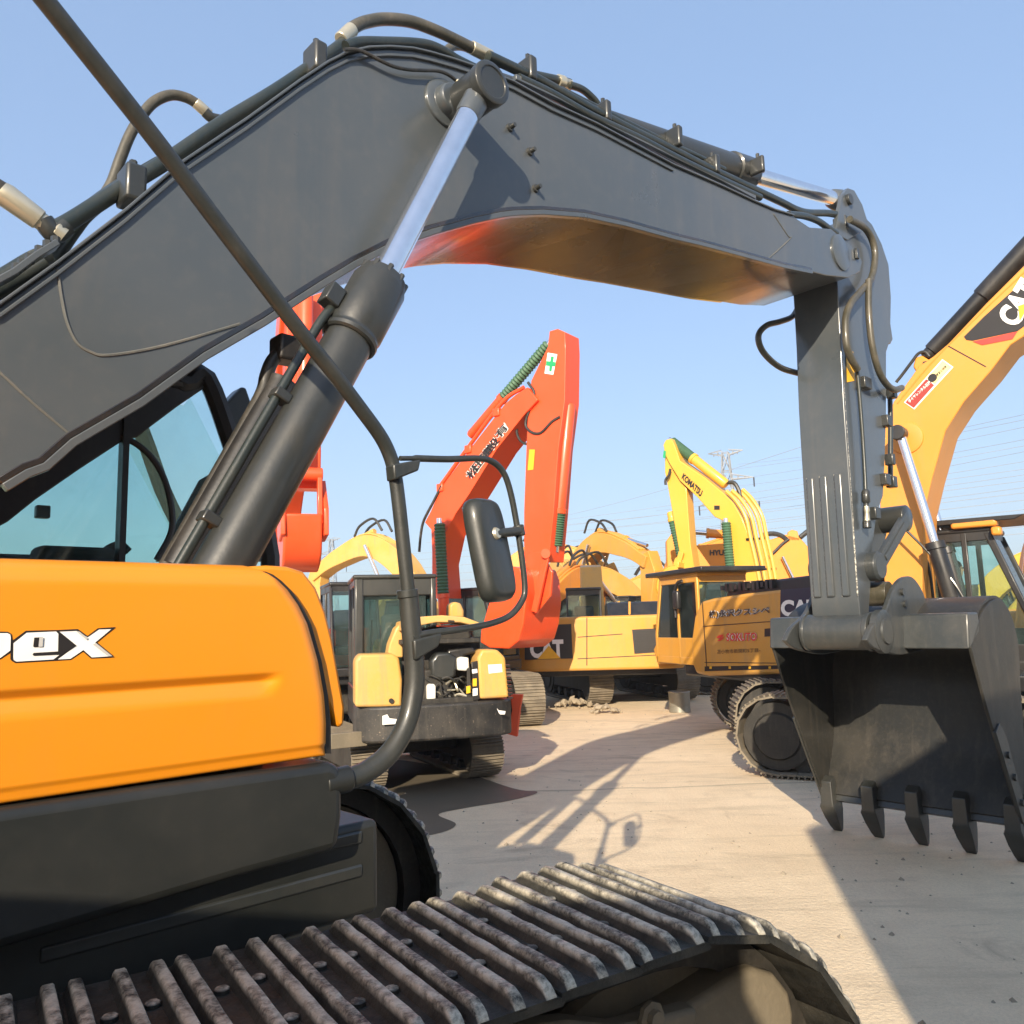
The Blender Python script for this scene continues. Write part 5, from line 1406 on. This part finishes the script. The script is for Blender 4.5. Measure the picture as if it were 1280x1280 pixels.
MB().tube([Cf.px(x, y, rC) for x, y in ((1300, 322), (1238, 380), (1180, 437), (1150, 470), (1122, 504))], .012, 6, 2).build('boom_edge', MT['catorange'], BC)
MB().lathe(Cf.px(1133, 548, rC), Cf.R, [(0, .22), (.02, .21), (.03, .15)], 30).build('boom_pin_boss', MT['catorange'], BC)
MB().prism(Cf, Cf.poly([(1148, 470), (1141, 458), (1144, 447), (1152, 444), (1165, 452), (1170, 462)], .2), .2, .1).build('cylinder_lug', MT['catorange'], BC, bevel=.02)
MB().lathe(Cf.px(1156, 448, .1), Cf.px(1300, 292, .1) - Cf.px(1156, 448, .1), [(0, .05), (.02, .09), (.12, .09), (.13, .11), (1.0, .11), (1.02, .13), (3.2, .13)], 22).build('arm_cylinder', MT['black'], EC)
MB().tube([Cf.px(x, y, .2) for x, y in ((1120, 478), (1128, 468), (1140, 452), (1148, 442), (1156, 440), (1162, 446))], .022, 8).build('boom_hose', MT['hose'], BC)
MB().boxv(Cf.px(1159, 456, .22), Cf.F * .05, Cf.R * .03, Vector((0, 0, .05))).build('hose_flange', MT['greymatte'], BC, bevel=.01)
for s, (a, b_, c_) in ((1, ((1200, 800), (1162, 672), (1129, 545))), ):
    rr = rC + .24
    ram('boom_cylinder', EC, Cf.px(1206, 800, rr), Cf.px(1126, 544, rr), .105, .46, 'black')
ram('boom_cylinder', EC, Cf.px(1215, 800, -rC - .2), Cf.px(1150, 575, -rC - .2), .10, .50, 'black')
pb = Cf.px(1126, 543, rC + .16); MB().cyl(pb, pb + Cf.R * .2, .10, n=20).build('cylinder_pin', MT['black'], BC, bevel=.01)
MB().box(Cf, -1.3, 1.4, -1.4, .5, 1.05, 1.25).build('house_deck', MT['black'], EC, bevel=.02)
MB().box(Cf, -1.3, -.2, -1.35, .5, 1.25, 2.0).build('engine_cover', MT['catorange'], EC, bevel=.05)
MB().box(Cf, .2, 1.2, .34, .5, 1.1, 1.9).build('boom_foot_bracket', MT['black'], EC, bevel=.03)
rci, rco = -.46, -1.45
zr = Cf.hit(1232, 662, rci)[1]
qf_ = Cf.hit(1262, 730, rci)[0]; qfb = Cf.hit(1176, 700, rci)[0]
ccab = cab(EC, Cf, max(-.4, qfb - .3), qf_ + .25, rco, rci, 1.2, zr, 'black', lean=.42, gl='glass')
vz = zr + .10
MB().prism(Cf, [(-.3, vz), (qf_ + .15, vz + .0), (qf_ + .28, vz + .06), (-.3, vz + .08)], rci + .1, rco - .05).build('cab_visor', MT['black'], EC, bevel=.01)
MB().boxv(Cf.px(1218, 655, rci), Cf.F * .28, Cf.R * .10, Vector((0, 0, .055))).build('cab_lamp_bar', MT['catorange'], EC, bevel=.03)
MB().boxv(Cf.px(1246, 664, rci + .05), Cf.F * .06, Cf.R * .08, Vector((0, 0, .06))).build('cab_lamp', MT['catorange'], EC, bevel=.03)
MB().tube([Cf.px(x, y, rco) for x, y in ((1252, 690), (1257, 687), (1262, 692), (1272, 712), (1284, 735))], .018, 8).build('cab_handrail', MT['railblack'], EC)
MB().tube([Cf.px(x, y, rC + .3) for x, y in ((1130, 660), (1160, 690), (1190, 725), (1207, 752))], .016, 8).build('boom_hose', MT['hose'], EC)
for k in range(3):
    MB().tube([Cf.px(x + k * 9, y, rC - .3) for x, y in ((1152, 680), (1162, 715), (1168, 760))], .02, 8).build('boom_hose', MT['hose'], EC)

# operator in that cab, seated, one arm forward on a lever
pc = Cf.px(1191, 715, -.85)
hd = Cf.px(1195, 712, -.88)
def person():
    F_, R_p, Z = Cf.F, Cf.R, Vector((0, 0, 1))
    chest = hd - Z * .38 - F_ * .02
    pel = chest - Z * .38 - F_ * .04
    J = {'pel': (pel, .16), 'waist': (pel + Z * .18, .14), 'chest': (chest, .16), 'neckb': (chest + Z * .19, .075), 'neck': (chest + Z * .26, .06), 'jaw': (hd - Z * .07 + F_ * .02, .075), 'head': (hd + Z * .02, .10), 'crown': (hd + Z * .10, .075)}
    E_ = [('pel', 'waist'), ('waist', 'chest'), ('chest', 'neckb'), ('neckb', 'neck'), ('neck', 'jaw'), ('jaw', 'head'), ('head', 'crown')]
    for s in (-1, 1):
        n = str(s)
        J['sh' + n] = (chest + Z * .13 + R_p * .19 * s, .075); J['el' + n] = (chest - Z * .13 + R_p * .23 * s + F_ * .12, .052)
        J['wr' + n] = (chest - Z * .12 + R_p * .19 * s + F_ * .37, .038); J['ha' + n] = (chest - Z * .10 + R_p * .18 * s + F_ * .45, .04)
        J['hip' + n] = (pel + R_p * .10 * s, .10); J['kn' + n] = (pel + R_p * .13 * s + F_ * .43 + Z * .03, .07); J['an' + n] = (pel + R_p * .13 * s + F_ * .50 - Z * .36, .05)
        J['to' + n] = (pel + R_p * .13 * s + F_ * .65 - Z * .40, .04)
        E_ += [('chest', 'sh' + n), ('sh' + n, 'el' + n), ('el' + n, 'wr' + n), ('wr' + n, 'ha' + n), ('pel', 'hip' + n), ('hip' + n, 'kn' + n), ('kn' + n, 'an' + n), ('an' + n, 'to' + n)]
    names = list(J); me = bpy.data.meshes.new('person')
    base = Vector((pel.x, pel.y, pel.z - .1))
    me.from_pydata([tuple(J[n][0] - base) for n in names], [(names.index(a), names.index(b)) for a, b in E_], [])
    o = bpy.data.objects.new('person', me); COL.objects.link(o); o.location = base
    sk_ = o.modifiers.new('skin', 'SKIN'); ss = o.modifiers.new('sub', 'SUBSURF'); ss.levels = ss.render_levels = 2
    for i, n in enumerate(names):
        v = me.skin_vertices[0].data[i]; v.radius = (J[n][1], J[n][1]); v.use_root = (n == 'pel')
    m, t, b = nt('person_skin_and_clothes')
    g = node(t, 'ShaderNodeTexCoord'); sp = node(t, 'ShaderNodeSeparateXYZ'); t.links.new(g.outputs['Object'], sp.inputs[0])
    mp = node(t, 'ShaderNodeMapRange'); mp.inputs['From Min'].default_value = -.1; mp.inputs['From Max'].default_value = 1.1; t.links.new(sp.outputs[2], mp.inputs[0])
    zneck = (J['neckb'][0].z - base.z + .05 + .1) / 1.2
    cr = ramp(t, mp.outputs[0], [(0, (.03, .05, .10)), (zneck - .01, (.06, .12, .22)), (zneck, (.45, .27, .18))]); 
    t.links.new(cr, b.inputs['Base Color']); b.inputs['Roughness'].default_value = .7
    me.materials.append(m)
    dg = bpy.context.evaluated_depsgraph_get(); dg.update()
    me2 = bpy.data.meshes.new_from_object(o.evaluated_get(dg)); o.modifiers.clear(); o.data = me2
    for p in me2.polygons: p.use_smooth = True
    props(o, 'person in a blue jacket sitting in the black cab on the right', 'person')
    INV[o.name] = Matrix.Translation(base).inverted()
    # hair, nose, ears
    mb = MB(); R_ = []
    for i in range(7):
        th = math.pi * .56 * i / 6
        R_.append([mb.b.verts.new(hd + Z * (.035 + .105 * math.cos(th)) + (F_ * math.cos(a) * (.103 if math.cos(a) < .3 else .098) + R_p * math.sin(a) * .092) * max(.02, math.sin(th)) - F_ * .012) for a in [2 * math.pi * k / 20 for k in range(20)]])
    mb.rings(R_); mb.build('hair', MT['ink'], o)
    mb = MB(); mb.lathe(hd + F_ * .09 - Z * .01, F_ + Z * -.5, [(0, .02), (.025, .014), (.032, .003)], 10); mb.build('nose', m, o)
    for s in (-1, 1):
        MB().lathe(hd + F_ * .082 + R_p * .035 * s + Z * .02, F_, [(0, .014), (.01, .01), (.014, .002)], 10).build('eye', MT['ink'], o)
        MB().lathe(hd + R_p * .09 * s, R_p * s, [(0, .03), (.012, .028), (.016, .015)], 10).build('ear', m, o)
person()

# ---------------------------------------------------------------- further rows
def far_excavator(label, ox, oy, az, col, boom, arm, group=None, sc=1.0, hoses=True):
    f = Frame(ox, oy, az)
    e = thing('excavator', f, label, 'excavator', group)
    undercarriage(e, Frame(ox, oy, az), 2.2, 2.4, .6, 1.0, n_gr=2)
    MB().box(f, -2.5, 1.3, -1.3, 1.3, 1.05, 1.25).build('house_deck', MT['black'], e)
    MB().box(f, -2.5, .2, -1.3, 1.3, 1.25, 2.0).build('engine_cover', MT[col], e, bevel=.05)
    MB().plan(f, [(-2.5, -1.3), (-2.9, -1.0), (-3.0, 0), (-2.9, 1.0), (-2.5, 1.3)], 1.1, 2.05).build('counterweight', MT[col], e, bevel=.05)
    cab(e, f, -.3, 1.4, -1.3, -.42, 1.2, 2.85, 'black')
    b = smooth2(boom, 6); n = len(b)
    wd = [.42 + .38 * math.sin(math.pi * min(1, .15 + i / (n - 1) * .95)) for i in range(n)]
    B = MB().prism(f, limb(b, wd), .32, -.32).build('boom', MT[col], e, bevel=.02)
    MB().prism(f, limb(arm, [.6, .75, .35]), .22, -.22).build('arm', MT[col], e, bevel=.02)
    for rr in (.5, -.5): ram('boom_cylinder', e, f.w(.9, rr, 1.4), f.w(b[n // 2][0], rr, b[n // 2][1]), .12, .6, col)
    ram('arm_cylinder', e, f.w(b[n // 2][0], 0, b[n // 2][1] + .55), f.w(arm[0][0], 0, arm[0][1] + .3), .11, .6, col)
    for k in (-.18, -.06, .06, .18):
        MB().tube([f.w(q, k, z + w / 2 + .05) for (q, z), w in list(zip(b, wd))[2:-2]], .04, 6, 1).build('boom_pipe', MT[col], B)
    for s in (-1, 1):
        m = b[n // 2]; MB().tube([f.w(m[0] - .6, s * .25, m[1] + .5), f.w(m[0] - .2, s * .27, m[1] + .95), f.w(m[0] + .5, s * .25, m[1] + .75), f.w(m[0] + .8, s * .22, m[1] + .4)], .045, 6).build('boom_hose', MT['hose'], B)
    bucket(e, f, arm[-1], 200, 1.2, 1.2, col)
    return e


LB = [(.2, 1.9), (1.3, 3.1), (2.7, 3.5), (4.4, 3.0), (5.9, 2.2)]
LA = [(5.7, 2.5), (5.6, 1.9), (4.3, .9)]
HB = [(.2, 1.9), (1.3, 3.9), (2.9, 4.9), (4.6, 4.6), (5.9, 4.0)]
HA = [(5.7, 4.3), (5.9, 3.7), (5.6, 1.7)]
p = at(735, 765, 27); far_excavator('tan yellow excavator with a humped boom behind the orange bucket', p.x, p.y, -20, 'mustard', [(.2, 1.9), (1.0, 3.3), (2.2, 3.8), (4.0, 3.2), (5.6, 2.1)], LA)
p = at(548, 768, 27); far_excavator('pale amber excavator showing its boom above the cab of the small faded yellow one', p.x, p.y, -55, 'mustard', HB, HA)
p = at(815, 770, 30); far_excavator('yellow excavator with a bent black hose, left of the lemon yellow arm', p.x, p.y, -120, 'mustard', LB, LA)
p = at(775, 772, 36); far_excavator('far red orange excavator lying low between two yellow machines', p.x, p.y, 80, 'orange', [(.2, 1.6), (1.3, 2.3), (2.7, 2.5), (4.4, 2.2), (5.9, 1.7)], [(5.7, 1.9), (5.8, 1.5), (5.0, .8)])
p = at(1290, 772, 21); far_excavator('amber excavator cut off by the right edge of the picture', p.x, p.y, 200, 'hyu', LB, LA)
p = at(1205, 755, 27); far_excavator('yellow excavator glimpsed through and above the black cab on the right', p.x, p.y, 130, 'lemon', LB, LA)
p = at(905, 765, 33); far_excavator('yellow excavator far behind the lemon yellow boom', p.x, p.y, -75, 'catyel', LB, LA)

for i, (x, Y, az, col, bm_, lab) in enumerate((
        (700, 33, 150, 'catyel', HB, 'yellow excavator peeping over the cab beside the orange bucket'),
        (760, 30, -150, 'hyu', LB, 'amber excavator with a low boom behind the black hood of the dusty yellow one'),
        (795, 40, -60, 'mustard', HB, 'tan excavator far back in the gap left of the lemon yellow arm'),
        (835, 38, 60, 'hyu', LB, 'amber excavator far back right behind the lemon yellow arm'),
        (590, 34, 100, 'catyel', HB, 'yellow excavator far back between the orange boom and its arm'),
        (1010, 34, -100, 'hyu', HB, 'amber excavator far back beside the dark arm'),
        (455, 38, 30, 'mustard', LB, 'tan excavator far back above the small cab'),
        (1255, 30, 150, 'catyel', LB, 'yellow excavator far back behind the black cab on the right'))):
    p = at(x, 772, Y); far_excavator(lab, p.x, p.y, az, col, bm_, LA if bm_ is LB else HA)

# ---------------------------------------------------------------- pylons and wires
def pylon(label, x, Y, ztop, lean, az, group='power pylons on the horizon'):
    b = at(x, 770, Y); f = Frame(b.x, b.y, az)
    p = thing('power_pylon', f, label, 'pylon', group)
    h = ztop; w0, w1 = h * .085, h * .018
    mb = MB(); n = 9; t = h * .0036
    W = lambda k: w0 + (w1 - w0) * (k / n) ** .8
    for k in range(n):
        z0, z1 = h * k / n, h * (k + 1) / n; a, c = W(k), W(k + 1)
        cs = ((-1, -1), (1, -1), (1, 1), (-1, 1))
        for i in range(4):
            (p0, q0), (p1, q1) = cs[i], cs[(i + 1) % 4]
            mb.bar(f.w(p0 * a, q0 * a, z0), f.w(p0 * c, q0 * c, z1), t * 1.5, t * 1.5)
            mb.bar(f.w(p0 * a, q0 * a, z0), f.w(p1 * c, q1 * c, z1), t, t); mb.bar(f.w(p1 * a, q1 * a, z0), f.w(p0 * c, q0 * c, z1), t, t)
            mb.bar(f.w(p0 * c, q0 * c, z1), f.w(p1 * c, q1 * c, z1), t, t)
    mb.build('tower', MT['pylon'], p)
    for z, L in ((.70, .17), (.84, .15), (.985, .10)):
        for s in (-1, 1):
            m = MB(); k = n * z; a = W(k)
            for e in (-1, 1):
                m.bar(f.w(e * a, s * a, h * z), f.w(0, s * h * L, h * z + (h * .02 if z > .9 else 0)), t * 1.3, t * 1.3)
                m.bar(f.w(e * a, s * a, h * (z + .03)), f.w(0, s * h * L, h * z + (h * .02 if z > .9 else 0)), t, t)
                for u in (.3, .6): m.bar(f.w(e * a * (1 - u), s * (a + (h * L - a) * u), h * z), f.w(e * a * (1 - u), s * (a + (h * L - a) * u), h * (z + .03 * (1 - u))), t, t)
            o = m.build('cross_arm', MT['pylon'], p)
            if z < .9: MB().cyl(f.w(0, s * h * L, h * z), f.w(0, s * h * L, h * (z - .055)), t * 1.2, n=6).build('insulator', MT['black'], o)


pylon('lattice steel pylon rising behind the lemon yellow boom', 920, 190, 2.05 + .205 * 190, 0, 25)
pylon('faint lattice steel pylon beside the hanging orange bucket', 414, 330, 2.05 + .110 * 330, 0, 10)
wires = [((1300, 513), (985, 572)), ((1300, 529), (930, 596)), ((1300, 545), (925, 606)), ((1300, 560), (900, 628)), ((1300, 573), (760, 650)), ((1300, 590), (720, 662)), ((1300, 606), (715, 674)), ((1300, 622), (640, 690)), ((1300, 634), (560, 706)), ((1300, 646), (560, 716)), ((1300, 664), (560, 726)), ((1300, 520), (935, 583)), ((1300, 553), (740, 644)), ((1300, 583), (690, 656)), ((1010, 555), (720, 640)), ((1300, 598), (660, 668)), ((1300, 655), (600, 722)), ((1300, 613), (640, 682))]
for i, (a, b) in enumerate(wires):
    A, B = at(*a, 150), at(*b, 260); B2 = B + (B - A) * .4; A2 = A - (B - A) * .3
    pts = []
    for k in range(15):
        u = k / 14; P = A2.lerp(B2, u); pts.append(P - Vector((0, 0, 5.5 * (1 - (2 * u - 1) ** 2) * .35)))
    mb = MB(); mb.tube([q + Vector((0, 0, 1.0)) for q in pts], .050, 5, 1)
    solo('power_line', mb, MT['wire'], 'thin dark power line crossing the sky behind the machines', 'power line', 'power lines across the sky')

# ---------------------------------------------------------------- small things on the ground
pb_ = onz(850, 890, 0)
mb = MB(); hP = .02
k = pb_.y / FPX
mb.lathe(pb_, (0, 0, 1), [(0, 13 * k * .9), (.01, 13 * k), (.3 * 26 * k, 12.6 * k), (.3 * 26 * k + .01, 13 * k), (.32 * 26 * k, 12.6 * k), (.9 * 26 * k, 13 * k), (.93 * 26 * k, 13.8 * k), (.96 * 26 * k, 13 * k), (.96 * 26 * k, 12 * k), (.1, 11.5 * k)], 26)
solo('metal_pail', mb, MT['galv'], 'round grey metal drum standing by the idler of the lettered amber machine', 'drum')


def rubble(x, y, s, n, label, seed):
    c = onz(x, y, 0); rnd = random.Random(seed); mb = MB()
    for i in range(n):
        a, d = rnd.uniform(0, 6.28), rnd.uniform(0, 1) ** .7 * s
        r = rnd.uniform(.05, .16) * (1.3 - d / s)
        P = c + Vector((math.cos(a) * d * 1.3, math.sin(a) * d, r * .35 + (1 - d / s) * .12))
        g = bmesh.ops.create_icosphere(mb.b, subdivisions=1, radius=r, matrix=Matrix.Translation(P) @ Matrix.Rotation(rnd.uniform(0, 6), 4, (rnd.random(), rnd.random(), 1)) @ Matrix.Diagonal((1, rnd.uniform(.6, 1), rnd.uniform(.4, .8), 1)))
        for v in g['verts']: v.co += Vector((rnd.uniform(-1, 1), rnd.uniform(-1, 1), rnd.uniform(-1, 1))) * r * .18
    o = solo('rubble_heap', mb, MT['rubble'], label, 'rubble')
    o.location.z = 0


rubble(718, 884, .55, 34, 'small pale heap of broken concrete by the left rear track of the dusty machine', 3)
rubble(757, 892, .28, 16, 'tiny pale heap of rubble on the ground between two tracks', 5)

# ---------------------------------------------------------------- grit scattered over the yard
rnd = random.Random(9); mb = MB()
for i in range(600):
    y = 3.2 + 18 * rnd.random() ** 1.6; x = rnd.uniform(-.35, .75) * y
    r = rnd.uniform(.006, .016) * (1 if rnd.random() < .93 else 2.2)
    P = Vector((x, y, r * .4)); n = rnd.randint(4, 6); a0 = rnd.random() * 6
    R1_ = [mb.b.verts.new(P + Vector((math.cos(a0 + 6.283 * k / n) * r * rnd.uniform(.7, 1.2), math.sin(a0 + 6.283 * k / n) * r * rnd.uniform(.7, 1.2), -r * .4))) for k in range(n)]
    tp_ = mb.b.verts.new(P + Vector((rnd.uniform(-.3, .3) * r, rnd.uniform(-.3, .3) * r, r * .5)))
    for k in range(n): mb.face([R1_[k], R1_[(k + 1) % n], tp_])
go = mb.build('gravel', MT['rubble']); go['kind'] = 'stuff'

# ---------------------------------------------------------------- ground
gs = 1500
mb = MB(); mb.quad((-gs, -gs, 0), (gs, -gs, 0), (gs, gs, 0), (-gs, gs, 0))
g = mb.build('ground', MT['ground']); g['kind'] = 'structure'


def puddle(pts, name='damp_patch', z=.004):
    P = catmull([onz(x, y, z) for x, y in pts + pts[:1]], 6)[:-1]
    mb = MB(); mb.face([mb.b.verts.new((p.x, p.y, z)) for p in P])
    o = mb.build('ground_stain', MT['stain']); o['kind'] = 'structure'


puddle([(380, 985), (470, 950), (560, 960), (640, 985), (672, 990), (640, 1000), (580, 1010), (548, 1018), (570, 1030), (545, 1042), (480, 1050), (380, 1060)])

# ---------------------------------------------------------------- unseen shade casters added behind the photographer, for the near track and right yard
def occluder(label, x0, x1, y0, y1, z0, z1):
    f = Frame((x0 + x1) / 2, (y0 + y1) / 2, 0)
    c = thing('low_occluder', f, label, 'occluder', None, z=z0)
    n = 40; pts = []
    for i in range(n):
        u = x0 + (x1 - x0) * i / n; w = (x1 - x0) / n
        pts += [(u, 0), (u + w * .3, 0), (u + w * .5, -.035), (u + w * .8, -.035)]
    mb = MB(); lo = [mb.b.verts.new((x, y1 + d, z0 + .1)) for x, d in pts] ; hi = [mb.b.verts.new((x, y1 + d, z1 - .1)) for x, d in pts]
    for i in range(len(pts) - 1): mb.face([lo[i], lo[i + 1], hi[i + 1], hi[i]])
    mb.boxv(((x0 + x1) / 2, (y0 + y1) / 2 - .05, (z0 + z1) / 2), Vector(((x1 - x0) / 2 - .02, 0, 0)), Vector((0, (y1 - y0) / 2 - .06, 0)), Vector((0, 0, (z1 - z0) / 2 - .03)))
    mb.build('occluder_wall', MT['cont'], c)
    for z in (z0 + .06, z1 - .06):
        MB().boxv(((x0 + x1) / 2, y1, z), Vector(((x1 - x0) / 2, 0, 0)), Vector((0, .03, 0)), Vector((0, 0, .055))).build('occluder_rail', MT['cont'], c)
    for x in (x0, x1): MB().boxv((x, y1, (z0 + z1) / 2), Vector((.07, 0, 0)), Vector((0, .05, 0)), Vector((0, 0, (z1 - z0) / 2))).build('corner_post', MT['cont'], c)


SUN_AZ, SUN_EL = 12.0, 22.9        # direction the light travels; height of the sun
XE = .62
occluder('grey corrugated container added unseen at the left behind the photographer for shade', -12.3, -.19, -3.4, -.95, 0.0, 2.7)  # unseen box added to shade the near track


def shadecaster():  # unseen block added for its shade, its top sloped to shape the bucket's shadow
    f = Frame(XE + 5, -4, 0)
    sh = thing('tall_occluder', f, 'tall grey corrugated shed with a sloping roof added unseen behind the photographer for shade', 'shadecaster')
    top = lambda x: 4.3 + min(max(0, x - XE), 4.2) * .5
    xs = [XE + i * .11 for i in range(110)]
    mb = MB(); lo = []; hi = []
    for i, x in enumerate(xs):
        y = -1.8 + (.03 if i % 2 else 0)
        lo.append(mb.b.verts.new((x, y, 0))); hi.append(mb.b.verts.new((x, y, top(x))))
    for i in range(len(xs) - 1): mb.face([lo[i], lo[i + 1], hi[i + 1], hi[i]])
    mb.build('front_wall', MT['cont'], sh)
    x1 = xs[-1]
    mb = MB(); P = [(XE, top(XE)), (XE + 4.2, top(XE + 4.2)), (x1, top(x1))]
    for (a, b), (c, d) in zip(P, P[1:]): mb.quad((a, -1.8, b), (c, -1.8, d), (c, -7, d), (a, -7, b))
    mb.build('roof', MT['cont'], sh)
    mb = MB(); mb.quad((XE, -1.8, 0), (XE, -7, 0), (XE, -7, top(XE)), (XE, -1.8, top(XE))); mb.quad((x1, -1.8, 0), (x1, -7, 0), (x1, -7, top(x1)), (x1, -1.8, top(x1)))
    mb.build('side_wall', MT['cont'], sh)


shadecaster()

# ---------------------------------------------------------------- light, sky, camera
sun = bpy.data.lights.new('sun', 'SUN'); sun.energy = 5.0; sun.angle = rad(.53); sun.color = (1.0, .86, .67)
so = bpy.data.objects.new('sun', sun); COL.objects.link(so)
a, e = rad(SUN_AZ), rad(SUN_EL)
d = Vector((math.sin(a) * math.cos(e), math.cos(a) * math.cos(e), -math.sin(e)))
so.rotation_euler = d.to_track_quat('-Z', 'Y').to_euler()
wd = bpy.data.worlds.new('World'); SC.world = wd; wd.use_nodes = True
t = wd.node_tree; bg = t.nodes['Background']
sky = t.nodes.new('ShaderNodeTexSky'); sky.sky_type = 'NISHITA'; sky.sun_disc = False
sky.sun_elevation = e; sky.sun_rotation = rad(180 + SUN_AZ)
sky.altitude = 50; sky.air_density = 1.0; sky.dust_density = 1.6; sky.ozone_density = 1.6
hz = mixc(t, .58, sky.outputs[0], (1.16, 1.80, 2.95))
t.links.new(hz, bg.inputs[0]); bg.inputs[1].default_value = .15

cam = bpy.data.cameras.new('camera'); co = bpy.data.objects.new('camera', cam); COL.objects.link(co)
cam.sensor_width = 36; cam.lens = 36 * FPX / 1280; cam.clip_start = .05; cam.clip_end = 4000
Mx = Matrix(((AXR.x, AXU.x, -FWD.x, 0), (AXR.y, AXU.y, -FWD.y, 0), (AXR.z, AXU.z, -FWD.z, 0), (0, 0, 0, 1)))
Mx.translation = CAM
co.matrix_world = Mx
SC.camera = co
SC.view_settings.view_transform = 'Standard'; SC.view_settings.look = 'None'; SC.view_settings.gamma = 1
SC.view_settings.exposure = 0.95
SC.cycles.max_bounces = 8; SC.cycles.transparent_max_bounces = 16
SC.render.film_transparent = False

# ---------------------------------------------------------------- the hazy air over the yard
if HAZE:
    mb = MB(); mb.boxv((0, 150, 34), Vector((420, 0, 0)), Vector((0, 330, 0)), Vector((0, 0, 36)))
    hm = bpy.data.materials.new('haze_air'); hm.use_nodes = True; ht = hm.node_tree
    ht.nodes.remove(ht.nodes['Principled BSDF'])
    pv_ = ht.nodes.new('ShaderNodeVolumePrincipled'); pv_.inputs['Color'].default_value = (.86, .89, .94, 1); pv_.inputs['Density'].default_value = HAZE; pv_.inputs['Anisotropy'].default_value = .2
    ht.links.new(pv_.outputs[0], ht.nodes['Material Output'].inputs['Volume'])
    hz_o = mb.build('haze', hm); hz_o['kind'] = 'stuff'
